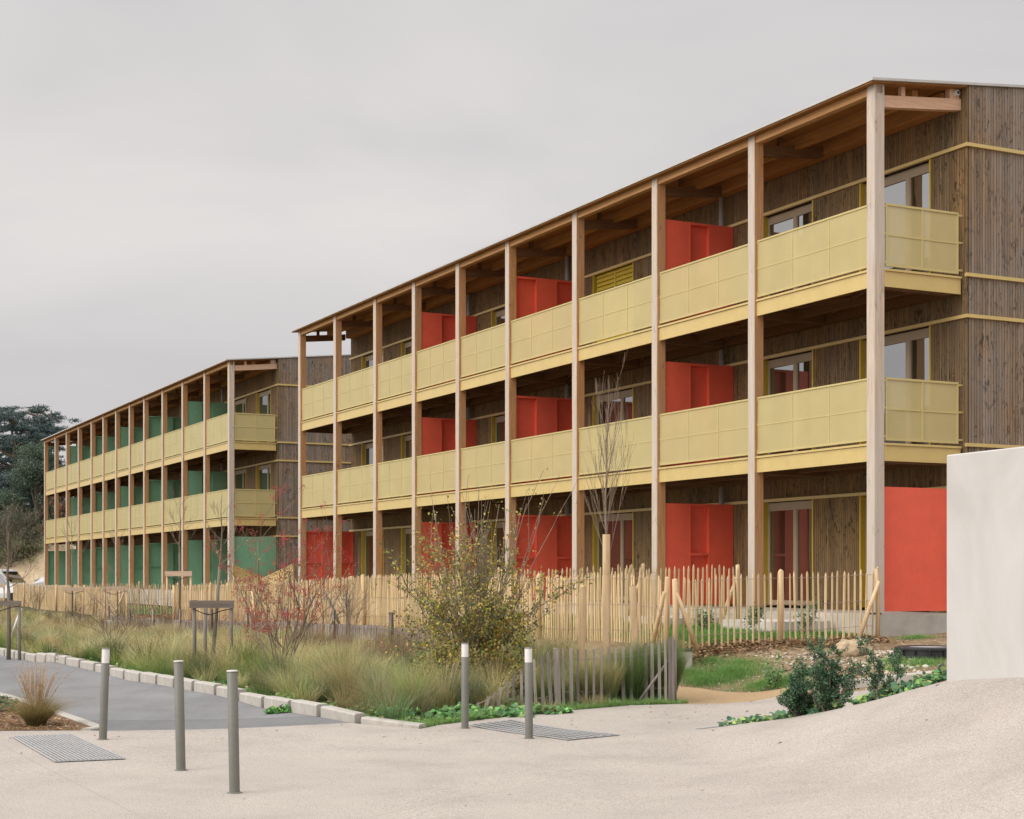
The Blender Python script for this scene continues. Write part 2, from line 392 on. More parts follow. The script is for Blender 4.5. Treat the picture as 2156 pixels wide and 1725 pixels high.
PAVE = [(-40,3),(12,3),(9,6.5),(6.6,9.2),(4.62,13.6),(4.1,14.45),(3.87,15.0),(3.62,15.5),(3.25,16.2),(2.9,16.7),(2.51,17.2),(2.25,17.6),(2.7,18.25),(3.5,18.5),(4.4,18.6),(6.5,18.9),(9,19.6),(9,20.55),(6.2,20.5),(4.1,20.45),(3.75,20.9),(3.66,21.5),(2.9,21.25)]+EDGE[::-1]+[(-1.92,18.46),(-3.2,18.05),(-4.55,17.82),(-4.85,17.86),(-6.2,17.7),(-12,17.4),(-40,17)]
PAVE = PAVE[:1]+PAVE[1:]
ROAD = KERB[:-2]+[(-1.92,18.50),(-3.2,18.08),(-4.6,17.86),(-4.72,18.2),(-5.35,19.4),(-6.04,20.65),(-7.3,22.9),(-10.5,28.0),(-15,36.0),(-20,45.0),(-28,58.0)]
SAND = [(2.23,20.95),(2.9,21.3),(3.64,21.55),(3.9,22.0),(3.4,22.35),(2.75,22.9),(2.2,23.1),(1.95,22.3),(1.8,21.3)]
MULCHBED = [(-40,17.05),(-12,17.45),(-6.2,17.75),(-4.85,17.9),(-4.78,18.18),(-5.42,19.4),(-6.12,20.65),(-7.4,22.9),(-10.6,28.0),(-15.1,36.0),(-30,36)]

def sheet(name, poly, mat, dz, step=.3, holes=None):
    poly = [Vector(p) for p in poly]
    # resample edges
    pts = []; n = len(poly)
    for i in range(n):
        a, b = poly[i], poly[(i+1) % n]; k = max(1, int((b-a).length/step))
        for j in range(k): pts.append(a+(b-a)*(j/k))
    nb = len(pts); edges = [(i, (i+1) % nb) for i in range(nb)]
    xs = [p.x for p in poly]; ys = [p.y for p in poly]
    gx, gy = np.meshgrid(np.arange(max(min(xs), -60), max(xs), step), np.arange(min(ys), max(ys), step))
    g = np.stack([gx.ravel()+.013, gy.ravel()+.017], 1); g = g[inpoly(g, [(p.x, p.y) for p in poly])]
    b = np.array([(p.x, p.y) for p in pts])
    keep = np.ones(len(g), bool)
    for i in range(0, len(g), 2000):
        d = ((g[i:i+2000, None]-b[None])**2).sum(-1).min(1); keep[i:i+2000] = d > (step*.4)**2
    allp = pts+[Vector(q) for q in g[keep]]
    r = delaunay_2d_cdt(allp, edges, [list(range(nb))], 1, 1e-5)
    v = np.array([(p.x, p.y) for p in r[0]]); z = gzs(v)+dz
    me = bpy.data.meshes.new(name); me.from_pydata([(a[0], a[1], c) for a, c in zip(v, z)], [], [list(f) for f in r[2]])
    me.materials.append(mat); me.shade_smooth(); me.update()
    if me.polygons and me.polygons[0].normal.z < 0: me.flip_normals()
    o = bpy.data.objects.new(name, me); col.objects.link(o); tag(o, kind='structure'); return o

# ground: one sheet to the horizon, dipping a little where paving lies on it
def make_ground():
    xs = np.concatenate([[-700,-300,-150,-90,-60], np.arange(-46, -12, 1.0), np.arange(-12, 9.01, .25), np.arange(10, 24, 1.5), [40,90,200,500,900]])
    ys = np.concatenate([[-60,-20,-5,2], np.arange(4, 9, 1.), np.arange(9, 32, .25), np.arange(32, 80, 1.0), [85,95,110,140,200,350,700,1500,3000]])
    gx, gy = np.meshgrid(xs, ys); P = np.stack([gx.ravel(), gy.ravel()], 1); z = gzs(P)
    ins = inpoly(P, PAVE) | inpoly(P, ROAD) | inpoly(P, SAND)
    z = z-np.where(ins, .06, 0)-np.where(inpoly(P, MULCHBED), .02, 0)
    # soft unevenness of the bank
    nz = np.sin(P[:, 0]*3.1+P[:, 1]*1.7)*np.sin(P[:, 1]*2.6-P[:, 0]*1.1)*.02; near = (P[:, 1] > 21) & (P[:, 1] < 27) & (P[:, 0] > 2.5) & (P[:, 0] < 9) & ~ins
    z = z+nz*near
    nx = len(xs); i, j = np.meshgrid(np.arange(nx-1), np.arange(len(ys)-1)); a = (j*nx+i).ravel()
    q = np.stack([a, a+1, a+nx+1, a+nx], 1)
    o = np_mesh('ground', np.stack([P[:, 0], P[:, 1], z], 1), q, np.ones((len(P), 3)), M['soil'])
    o.data.materials.append(M['bedsoil']); o.data.materials.append(M['lawn'])
    c = P[q].mean(1); d = c/K-np.array(P0)
    t = d@np.array(E1); u = d@np.array(E2)
    mi = np.zeros(len(q), np.int32)
    mi[((u < -5.3) & (t > -6)) & (c[:, 0] < 2.3)] = 1
    mi[(u > -3.4) & (u < 0) & (t > -.1) & (t < 30)] = 2
    mi[(t > 30) | (c[:, 1] > 60)] = 1
    o.data.polygons.foreach_set('material_index', mi)
    o.data.shade_smooth(); tag(o, kind='structure')
make_ground()
sheet('pavement', PAVE, M['pave'], .012, .35)
sheet('road', ROAD, M['asphalt'], .008, .5)
sheet('path', SAND, M['sand'], .010, .2)

# ------------------------------------------------------------------ apartment buildings
COLS1 = [0, 3.28, 6.56, 9.84, 13.12, 15.94, 18.76, 21.58, 24.86, 28.14]
COLS2 = [0, 3.28, 6.56, 9.84, 13.12, 15.94, 18.76, 21.58, 24.40, 27.68, 30.96, 34.24, 37.52]
WALLU = 1.84
DECK = (1.17, 3.89, 6.68)
LINT = (3.20, 6.00, 8.81)
def roofz(u): return 9.655+.1*(u+.15) if u < 6 else 9.655+.1*(6.15)-.1*(u-6)

def make_building(name, T, cols, label, parts_at, parts_ground, wins, paint_key, shut=()):
    BASE = .55
    p = (P0+E1*T)*K
    root = empty(name, (p.x, p.y, (BASE-CAMZ)*K+CAMZ), ROT)
    tag(root, label, 'apartment building', 'apartment buildings in one row')
    xf = lambda u, t, z: (u*K, t*K, (z-BASE)*K)
    L = cols[-1]+.2
    rnd = random.Random(len(cols))
    far = T > 10
    # plinth and core
    m = MB(xf); m.box(.005, 1.88, -.03, L+.03, .5, 1.145)
    m.build('plinth', M['conc'], root)
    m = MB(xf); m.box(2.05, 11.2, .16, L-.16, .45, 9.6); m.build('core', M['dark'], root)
    # ---- front wall boards around the openings
    def strip(mb, s0, s1, z0, z1, face):
        n = max(1, round((s1-s0)/.060)); w = (s1-s0)/n
        for i in range(n):
            a = s0+i*w; c = rnd.random(); g = .0045
            if face == 'front': mb.box(WALLU-.002*c, WALLU+.024, a+g, a+w-g, z0, z1, 0, c)
            else:
                t0 = -.10-.002*c
                um = a+w/2
                zt = z1 if z1 < 9 else roofz(um)-.05
                if face == 'near': mb.box(a+g, a+w-g, t0, t0+.024, z0, zt, 0, c)
                else: mb.box(a+g, a+w-g, L+.076, L+.10+.002*c, z0, zt, 0, c)
    m = MB(xf); back = MB(xf)
    zsegs = [(1.13, 3.20, 0), (3.26, 3.86, -1), (3.86, 6.00, 1), (6.06, 6.66, -1), (6.66, 8.81, 2), (8.87, 9.815, -1)]
    for z0, z1, fl in zsegs:
        cuts = [(a, b) for a, b in wins] if fl >= 0 else []
        s = -.10
        for a, b in cuts+[(L+.1, None)]:
            strip(m, s, a, z0, z1, 'front')
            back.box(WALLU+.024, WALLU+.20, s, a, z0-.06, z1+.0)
            s = b
            if b is None: break
    m.build('wall', M['clad'], root); back.build('wall_backing', M['dark'], root)
    m = MB(xf)
    for z0, z1, fl in zsegs: strip(m, WALLU+.03, 11.2, z0, z1, 'near')
    strip(m, WALLU+.03, 11.2, .50, 1.13, 'near')
    m.build('gable_wall', M['clad_weathered'], root)
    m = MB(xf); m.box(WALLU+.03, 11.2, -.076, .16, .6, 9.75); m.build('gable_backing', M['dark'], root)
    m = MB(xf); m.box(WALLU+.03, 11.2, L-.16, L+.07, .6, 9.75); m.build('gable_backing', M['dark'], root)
    m = MB(xf)
    for z0, z1, fl in zsegs: strip(m, WALLU+.03, 11.2, z0, z1, 'far')
    m.build('gable_wall', M['clad_weathered'], root)
    # yellow trims
    m = MB(xf)
    for z in LINT:
        m.box(WALLU-.045, WALLU+.02, -.14, L+.14, z+.001, z+.058)
        m.box(WALLU+.02, 11.25, -.145, -.09, z+.001, z+.058); m.box(WALLU+.02, 11.25, L+.09, L+.145, z+.001, z+.058)
    for z in DECK[1:]:
        m.box(WALLU-.045, 11.25, -.145, -.09, z-.005, z+.052); m.box(WALLU-.045, 11.25, L+.09, L+.145, z-.005, z+.052)
    m.build('trim', M['yellow'], root)
    # ---- roof
    m = MB(xf)
    u0, u1 = -.15, 11.4
    for a, b in ((u0, 6.0), (6.0, u1)):
        za, zb = roofz(a), roofz(b)
        t0, t1 = -.14, L+.14
        if a == u0: t0a, t1a = -.12, L+.30
        m.hexa([(a, t0, za-.04), (b, t0, zb-.04), (b, t1+.14, zb-.04), (a, t1+.14, za-.04), (a, t0, za), (b, t0, zb), (b, t1+.14, zb), (a, t1+.14, za)])
    m.build('roof', M['zinc'], root)
    m = MB(xf)
    a, b = -.125, WALLU-.01
    m.hexa([(a, -.09, roofz(a)-.068), (b, -.09, roofz(b)-.068), (b, L+.24, roofz(b)-.068), (a, L+.24, roofz(a)-.068), (a, -.09, roofz(a)-.042), (b, -.09, roofz(b)-.042), (b, L+.24, roofz(b)-.042), (a, L+.24, roofz(a)-.042)])
    m.build('roof_soffit', M['soffit'], root)
    m = MB(xf); m.box(.035, .165, -.0, L+.0, 9.475, 9.600); m.build('eave_beam', M['beam'], root)
    m = MB(xf); m.box(.92, 1.04, .17, L-.17, 9.49, 9.69); m.build('purlin', M['purlin'], root)
    m = MB(xf); m.box(1.56, 1.80, .185, L-.185, 9.46, 9.74); m.build('wall_plate', M['purlin'], root)
    # ---- columns
    for i, t in enumerate(cols):
        m = MB(xf)
        z0, z1 = 1.175, 9.63
        e = .012
        out_ = 0 if i in (0,) else 1
        c = rnd.random()
        # front face 0 (weathered), other faces fresh; bevelled front corners
        vs = [(e, t, z0), (.2, t, z0), (.2, t+.2, z0), (e, t+.2, z0), (0, t+.2-e, z0), (0, t+e, z0)]
        vs += [(a_, b_, z1) for a_, b_, _ in vs]
        m.add([vs[k] for k in (4, 5, 11, 10)], [(0,1,2,3)], 0, c)
        m.add([vs[k] for k in (5, 0, 6, 11)], [(0,1,2,3)], 0, c)
        m.add([vs[k] for k in (3, 4, 10, 9)], [(0,1,2,3)], 0, c)
        m.add([vs[k] for k in (0, 1, 7, 6)], [(0,1,2,3)], out_, c)
        m.add([vs[k] for k in (1, 2, 8, 7)], [(0,1,2,3)], out_, c)
        m.add([vs[k] for k in (2, 3, 9, 8)], [(0,1,2,3)], 1, c)
        m.add([vs[k] for k in range(6, 12)], [(0,1,2,3,4,5)], 1, c)
        m.build('column', [M['col_out'], M['col_in']], root)
        if i == 0 or not far:
            m = MB(xf); m.box(.03, .17, t+.03, t+.17, 1.13, 1.18); m.build('column_shoe', M['black'], root)
        # tie beam
        ue = 1.56 if i else 1.835
        ta, tb = t+.04, t+.16; m = MB(xf); sl = .1*(ue-.2)
        m.hexa([(.2,ta,9.275),(ue,ta,9.275+sl),(ue,tb,9.275+sl),(.2,tb,9.275),(.2,ta,9.465),(ue,ta,9.465+sl),(ue,tb,9.465+sl),(.2,tb,9.465)]); m.build('tie_beam', M['tie' if i == 0 else 'tie_shaded'], root)
        m = MB(xf); m.box(.60, .68, t+.06, t+.14, 9.50, 9.665); m.build('king_post', M['tie' if i == 0 else 'tie_shaded'], root)
        if i == 0:
            m = MB(xf); m.box(1.60, 1.80, t+.044, t+.156, 9.60, 9.77); m.build('beam_end', M['tie'], root)
    # ---- gallery floors
    for z in DECK[1:]:
        m = MB(xf); m.box(.092, WALLU-.05, .04, L-.04, z-.10, z-.04); m.build('gallery_floor', M['soffit'], root)
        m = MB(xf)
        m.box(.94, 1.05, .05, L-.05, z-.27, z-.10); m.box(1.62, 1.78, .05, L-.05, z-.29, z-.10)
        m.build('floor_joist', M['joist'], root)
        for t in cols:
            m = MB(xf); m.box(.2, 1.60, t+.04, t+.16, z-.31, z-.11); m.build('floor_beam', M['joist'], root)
        m = MB(xf)
        for i in range(len(cols)-1):
            a, b = cols[i]+.2, cols[i+1]
            for (x0, y0, x1, y1) in ((.25, a, 1.6, b), (.25, b, 1.6, a)):
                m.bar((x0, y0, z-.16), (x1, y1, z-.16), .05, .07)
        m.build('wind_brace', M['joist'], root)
        # fascia bays
        for i in range(len(cols)-1):
            a, b = cols[i]+.203, cols[i+1]-.003
            m = MB(xf); m.box(.055, .085, a, b, z-.285, z-.035); m.box(.03, .10, a, b, z-.032, z+.002)
            m.build('fascia', M['yellow'], root)
            # railing: frame, posts and perforated sheet
            m = MB(xf); zb, zt = z+.045, z+1.055
            m.box(.050, .082, a+.02, b-.02, zt-.030, zt); m.box(.050, .082, a+.02, b-.02, zb, zb+.03)
            m.box(.058, .080, a+.02, b-.02, (zb+zt)/2-.009, (zb+zt)/2+.009)
            nseg = 3 if b-a > 2.8 else 3
            for k in range(nseg+1):
                y = a+.02+(b-a-.065)*k/nseg
                m.box(.0565, .080, y, y+.022, zb+.03, zt-.03)
            for zz in (zb+.04, (zb+zt)/2, zt-.06):
                m.box(.06, .075, a-.0, a+.03, zz, zz+.03); m.box(.06, .075, b-.03, b+.0, zz, zz+.03)
            r = m.build('railing', M['railframe'], root)
            m = MB(xf); m.add([(.0635, a+.035, zb+.02), (.0635, b-.035, zb+.02), (.0635, b-.035, zt-.02), (.0635, a+.035, zt-.02)], [(0,1,2,3)])
            m.build('perforated_sheet', M['perf'], r)
        # the two ends
        for e, s in ((0, -1), (1, 1)):
            y = .012 if e == 0 else L-.012
            y0, y1 = (y-.015, y+.015)
            m = MB(xf); m.box(.203, WALLU-.05, y0, y1, z-.285, z-.035); m.box(.203, WALLU-.05, y0-.025, y1+.025, z-.032, z+.002)
            m.build('fascia', M['yellow'], root)
            m = MB(xf); zb, zt = z+.045, z+1.055; yy = y-.012
            m.box(.235, WALLU-.09, yy, yy+.03, zt-.035, zt); m.box(.235, WALLU-.09, yy, yy+.03, zb, zb+.035)
            m.box(.235, WALLU-.09, yy+.008, yy+.028, (zb+zt)/2-.012, (zb+zt)/2+.012)
            for k in range(3):
                x = .235+(WALLU-.09-.235-.03)*k/2; m.box(x, x+.03, yy+.003, yy+.027, zb+.035, zt-.035)
            for zz in (zb+.05, (zb+zt)/2, zt-.06):
                m.box(.20, .24, yy+.005, yy+.025, zz, zz+.03); m.box(WALLU-.095, WALLU-.0, yy+.005, yy+.025, zz, zz+.03)
            r = m.build('railing', M['railframe'], root)
            ys = yy+.018
            m = MB(xf); m.add([(.25, ys, zb+.02), (WALLU-.105, ys, zb+.02), (WALLU-.105, ys, zt-.02), (.25, ys, zt-.02)], [(0,1,2,3)])
            m.build('perforated_sheet', M['perf'], r)
    # ---- partitions across the gallery
    def partition(t, fl, kind):
        z0 = DECK[fl]+.02; z1 = LINT[fl]+.0
        m = MB(xf)
        a, b = .205, WALLU-.01
        if kind == 2: m.box(a, b, t, t+.05, z0, z1)
        else:
            m.box(a, b, t+.10, t+.13, z0, z1)                 # back sheet
            w = b-a; q = [a, a+w*.352, a+w*.655, b]
            recess = (1,) if kind == 0 else (0, 2)
            for k in range(3):
                if k in recess:
                    m.box(q[k], q[k]+.03, t, t+.10, z0, z1); m.box(q[k+1]-.03, q[k+1], t, t+.10, z0, z1)
                    m.box(q[k]+.03, q[k+1]-.03, t, t+.10, z1-.05, z1); m.box(q[k]+.03, q[k+1]-.03, t, t+.10, z0, z0+.04)
                    if fl == 0: m.box(q[k]+.03, q[k+1]-.03, t, t+.10, z0+.98, z0+1.03)
                else: m.box(q[k], q[k+1], t+.003, t+.10, z0, z1)
        m.build('partition', M[paint_key], root)
    for n, (t, kind) in enumerate(parts_at):
        for fl in range(3):
            partition(t, fl, kind)
            top = (3.56, 6.36, 9.45)[fl]
            m = MB(xf)
            m.tube([(1.70, t+.24, DECK[fl]+.0), (1.70, t+.24, top)], .055, 14)
            o = m.build('downpipe', M['steel'], root, True)
    for t, kind in parts_ground: partition(t, 0, kind)
    # ---- windows
    for wi, (a, b) in enumerate(wins):
        for fl in range(3):
            z0, z1 = DECK[fl]+.03, LINT[fl]
            m = MB(xf)                                          # yellow lining of the opening
            m.box(WALLU-.012, WALLU+.30, b-.002, b+.03, z0, z1); m.box(WALLU-.012, WALLU+.30, a-.03, a+.002, z0, z1)
            w = m.build("window", M['yellow_dk'], root)
            if (wi, fl) in shut:
                m = MB(xf); k = 0
                zz = z0+.02
                while zz < z1-.08:
                    m.hexa([(WALLU+.055, a+.03, zz), (WALLU+.10, a+.03, zz), (WALLU+.10, b-.03, zz), (WALLU+.055, b-.03, zz),
                            (WALLU+.075, a+.03, zz+.085), (WALLU+.11, a+.03, zz+.085), (WALLU+.11, b-.03, zz+.085), (WALLU+.075, b-.03, zz+.085)]); zz += .10
                m.box(WALLU+.05, WALLU+.11, (a+b)/2-.03, (a+b)/2+.03, z0, z1-.03)
                m.build('shutter', M['yellow_dk'], w)
            f = MB(xf); x0, x1 = WALLU+.095, WALLU+.155; mid = a+(b-a)*(.36 if b-a > 1.7 else .42)
            f.box(x0, x1, a+.004, a+.05, z0, z1-.01); f.box(x0, x1, b-.05, b-.004, z0, z1-.01)
            f.box(x0, x1, a+.05, b-.05, z0, z0+.09); f.box(x0, x1, a+.05, b-.05, z1-.15, z1-.01)
            f.box(x0-.012, x1, mid-.045, mid+.045, z0+.09, z1-.15)
            for q0, q1 in ((mid+.045, mid+.065), (b-.07, b-.05), (a+.05, a+.07), (mid-.065, mid-.045)): f.box(x0-.004, x0+.03, q0, q1, z0+.09, z1-.15)
            for q0, q1 in ((a+.07, mid-.065), (mid+.065, b-.07)): f.box(x0-.004, x0+.03, q0, q1, z1-.17, z1-.15)
            f.build('frame', M['frame'], w)
            for (s0, s1) in ((a+.06, mid-.055), (mid+.055, b-.06)):
                g = MB(xf); g.add([(x0+.02, s0, z0+.08), (x0+.02, s1, z0+.08), (x0+.02+rnd.uniform(-.004,.004), s1, z1-.14), (x0+.02, s0, z1-.14)], [(0,3,2,1)])
                g.build('pane', M['glass'], w)
    # small lamps and detector
    m = MB(xf); m.tube([(1.72, .045, 9.70), (1.72, -.02, 9.70)], .045, 16); m.tube([(1.72, -.02, 9.70), (1.72, -.035, 9.70)], .028, 16, 1)
    m.build('floodlight', [M['white'], M['black']], root)
    m = MB(xf); m.tube([(WALLU-.005, .45, 2.05), (WALLU-.09, .45, 2.05)], .06, 16, 0); m.tube([(WALLU-.09, .45, 2.05), (WALLU-.10, .45, 2.05)], .035, 16, 1)
    m.build('wall_lamp', [M['black'], M['white']], root)
    return root

W1 = [(.80,2.60),(4.01,5.56),(7.35,9.15),(10.54,12.33),(14.0,15.4),(16.02,17.82),(19.5,21.3),(22.3,24.1),(25.6,27.4)]
make_building('apartment_building', 0, COLS1, 'three storey timber clad apartment block with red partitions and yellow balcony railings, nearest the camera',
              [(6.58,0),(13.14,1),(18.78,0)], [(.12,2),(28.16,1)], W1, 'red', shut={(3,2)})
W2 = [(.80,2.60),(4.01,5.80),(7.35,9.15),(10.54,12.33),(13.9,15.6),(16.2,17.9),(19.5,21.2),(22.0,23.8),(25.3,27.1),(28.6,30.4),(31.8,33.6),(35.2,36.9)]
make_building('apartment_building', 36.12, COLS2, 'three storey timber clad apartment block with green partitions, further down the row',
              [(6.58,0),(13.14,1),(18.78,0),(24.42,1),(30.98,0)], [(.12,2),(37.54,1)], W2, 'green')

# ------------------------------------------------------------------ garden fences of split chestnut
def paling_fence(name, pts, label, h=1.12, pitch=.085, grp='paling fences round the gardens', mat='pale', posts=2.0, seed=1, wires=(.18,.55,.93), w=(.023,.033), lean=.02, brace=(), shape=None):
    rd = random.Random(seed)
    P = [Vector(p) for p in pts]; base = P[0]
    root = empty(name, (base.x, base.y, gz(base.x, base.y)))
    tag(root, label, 'fence', grp)
    seg = [(P[i+1]-P[i]).length for i in range(len(P)-1)]; tot = sum(seg)
    def pos(s):
        for i, l in enumerate(seg):
            if s <= l or i == len(seg)-1: return P[i]+(P[i+1]-P[i])*(s/l), (P[i+1]-P[i]).normalized()
            s -= l
    n = int(tot/pitch); ss = [(i+.5)*tot/n for i in range(n)]
    xy = [pos(s) for s in ss]; zz = gzs([(p.x, p.y) for p, d in xy]); o = root.location
    m = MB()
    for i, ((p, d), g) in enumerate(zip(xy, zz)):
        hh = h*rd.uniform(.965, 1.03) * (shape(ss[i]/tot) if shape else 1); ww = rd.uniform(*w); th = ww*.7
        nrm = Vector((-d.y, d.x)); l = rd.gauss(0, lean); l2 = rd.gauss(0, lean*.6)
        a = Vector((p.x-o.x, p.y-o.y, g-o.z-.05)); wob = rd.uniform(-.008, .008)
        b = a+Vector((d.x*l+nrm.x*l2, d.y*l+nrm.y*l2, 1))*(hh+.05)
        q = (a+b)/2+Vector((d.x, d.y, 0))*wob
        c = rd.random(); D = Vector((d.x, d.y, 0))*(ww/2); N = Vector((nrm.x, nrm.y, 0))*(th/2)
        rings = []
        for pt, k in ((a, .95), (q, 1.0), (b-Vector((0,0,.05)), .9), (b, .28)):
            rings += [pt-D*k-N*k, pt+D*k-N*k, pt+D*k+N*k, pt-D*k+N*k]
        fs = []
        for r in range(3):
            for k in range(4): fs.append((r*4+k, r*4+(k+1) % 4, (r+1)*4+(k+1) % 4, (r+1)*4+k))
        fs.append((12,13,14,15)); m.add(rings, fs, 0, c)
    m.build('palings', M[mat], root)
    m = MB()
    for f in wires:
        line = []
        for (p, d), g, s in zip(xy[::3], zz[::3], ss[::3]):
            line.append((p.x-o.x+(-d.y)*.02, p.y-o.y+d.x*.02, g-o.z+f*h*(shape(s/tot) if shape else 1)+.012*math.sin(s*2.2)))
        m.tube(line, .0035, 4)
    m.build('wire', M['wire'], root)
    if posts:
        k = max(1, int(tot/posts))
        for i in range(k+1):
            p, d = pos(tot*i/k); g = gz(p.x, p.y); r = rd.uniform(.035, .05)
            side = Vector((-d.y, d.x, 0))*.06
            m = MB(); a = Vector((p.x-o.x, p.y-o.y, g-o.z-.1))+side
            m.tube([a, a+Vector((rd.gauss(0,.01), rd.gauss(0,.01), .7)), a+Vector((rd.gauss(0,.015), rd.gauss(0,.015), h*1.02+.1)), a+Vector((0,0,h*1.02+.12))], [r, r*.96, r*.9, r*.4], 8, 0, rd.random())
            m.build('post', M['peeled'] if mat == 'pale' else M['palegrey'], root, True)
            if i in brace:
                m = MB(); sgn = -1 if brace[i] < 0 else 1
                b0 = a+Vector((d.x*.42*sgn, d.y*.42*sgn, .08))+side*.4; b1 = a+Vector((0, 0, h*.92))+side*.6
                m.tube([b0, (b0+b1)/2+Vector((0,0,.01)), b1], [.04, .038, .03], 7, 0, rd.random()); m.build('brace', M['peeled'], root, True)
    return root
def P2(t, u): w = W(t, u); return (w.x, w.y)
paling_fence('paling_fence', [P2(-.32,-.25), P2(-.32,-2.2), P2(-.32,-3.98)], 'open paling fence running from the nearest corner column to the corner with the concrete well', 1.13, .118, seed=3, brace={0:1, 2:-1}, posts=1.9, lean=.011)
paling_fence('paling_fence', [P2(-.25,-4.0), P2(6,-4.0), P2(14,-4.02), P2(21,-3.98), P2(28.2,-4.0)], 'long dense paling fence in front of the block with red partitions', 1.13, .082, seed=4, brace={0:1, 2:1, 5:-1}, posts=4.2)
paling_fence('paling_fence', [P2(28.4,-4.0), P2(28.4,-2), P2(28.4,-.2)], 'short cross fence at the far end of the block with red partitions', 1.13, .11, seed=5)
for k, t in enumerate((3.35, 6.6, 13.1, 18.8)):
    paling_fence('paling_fence', [P2(t,-3.9), P2(t,-2), P2(t,-.25)], 'garden divider fence meeting the block with red partitions at its %s gallery partition' % ('second bay before the first', 'nearest', 'middle', 'furthest')[k] if k else 'garden divider fence beside the nearest ground floor window of the red block', 1.13, .10, seed=6+k, brace={1:-1})
paling_fence('paling_fence', [P2(35.6,-.2), P2(35.6,-2), P2(35.6,-3.95)], 'open cross fence at the near end of the block with green partitions', 1.13, .12, seed=12, brace={1:1})
paling_fence('paling_fence', [P2(35.7,-4.0), P2(48,-4.0), P2(60,-4.0), P2(76,-4.0)], 'long golden paling fence in front of the block with green partitions', 1.13, .082, seed=13, brace={1:1, 7:-1}, posts=4.2)
paling_fence('paling_fence', [P2(42.6,-3.9), P2(42.6,-.2)], 'garden divider fence at the nearest green gallery partition', 1.13, .1, seed=14)
paling_fence('paling_fence', [P2(49.3,-3.9), P2(49.3,-.2)], 'garden divider fence at the second green gallery partition', 1.13, .1, seed=15)
# low weathered palisade holding the soil
paling_fence('palisade', [P2(4,-5.35), P2(9,-5.42), P2(15,-5.38), P2(23,-5.42), P2(31,-5.4)], 'low grey palisade holding back the soil below the long golden fence', .30, .055, 'weathered stake edgings', 'palegrey', posts=3.1, seed=21, wires=(.8,), w=(.045,.06), lean=.04)
# curved row of grey stakes beside the pavement
STK = [(345,745,290,870),(440,690,372,865),(492,650,440,835),(545,605,512,830),(606,550,595,785),(665,500,655,775),(730,455,732,790),(845,355,868,820),(912,315,936,830),(970,285,1005,800),(1030,256,1055,780),(1052,260,1072,790),(1105,255,1110,770),(1175,250,1182,770),(1240,265,1243,755),(1310,265,1315,770),(1382,260,1384,760),(1448,255,1450,755),(1512,240,1518,750),(1575,250,1580,740),(1646,240,1650,735),(1716,240,1720,735),(1782,225,1790,730),(1845,205,1850,735),(1905,210,1906,735),(1965,190,1972,745),(2020,175,2028,745),(2060,160,2066,745),(2090,150,2095,745)]
def stake_fence():
    D = lambda x, y: ((1100+x/3.593)*.8422, (1550+y/3.593)*.8422)
    rd = random.Random(5)
    pts = []
    for (a, b, c, d) in STK:
        bx, by = D(c, d); tx, ty = D(a, b)
        g = gp(bx, min(by, 1497)+3, 15)
        g.z = gz(g.x, g.y)
        top = at(tx, ty, g.y); pts.append((g, top))
    o = pts[0][0]; root = empty('stake_fence', o); tag(root, 'curved row of leaning grey stakes beside the pavement, in front of the dark green grass', 'stake fence', 'weathered stake edgings')
    m = MB()
    for g, top in pts:
        a = g-o-Vector((0,0,.06)); b = top-o; w = rd.uniform(.017, .026); c = rd.random()
        X = Vector((w, 0, 0)); Yv = Vector((0, w*.7, 0)); q = (a+b)/2+Vector((rd.uniform(-.006,.006), 0, 0))
        vs = []
        for p_, k in ((a, 1), (q, .95), (b, .8)): vs += [p_-X*k-Yv*k, p_+X*k-Yv*k, p_+X*k+Yv*k, p_-X*k+Yv*k]
        fs = [(r*4+k, r*4+(k+1)%4, (r+1)*4+(k+1)%4, (r+1)*4+k) for r in range(2) for k in range(4)]+[(8,9,10,11)]
        m.add(vs, fs, 0, c)
    m.build('palings', M['palegrey'], root)
    m = MB()
    for f in (.25, .82): m.tube([tuple(g-o+(top-g)*f+Vector((0,.012,0))) for g, top in pts], .003, 4)
    m.build('wire', M['wire'], root)
    m = MB(); g = pts[10][0]-o; m.tube([g+Vector((.02,.05,-.05)), g+Vector((-.03,.05,.78))], .028, 8); m.build('post', M['palegrey'], root, True)
    m = MB(); g = pts[-1][0]-o; m.tube([g+Vector((.02,.05,-.05)), g+Vector((.02,.05,.86))], .032, 8); m.build('post', M['palegrey'], root, True)
    m = MB(); m.tube([g+Vector((-.45,.03,.05)), g+Vector((-.03,.05,.62))], .02, 6); m.build('brace', M['palegrey'], root, True)
    return pts
STP = stake_fence()

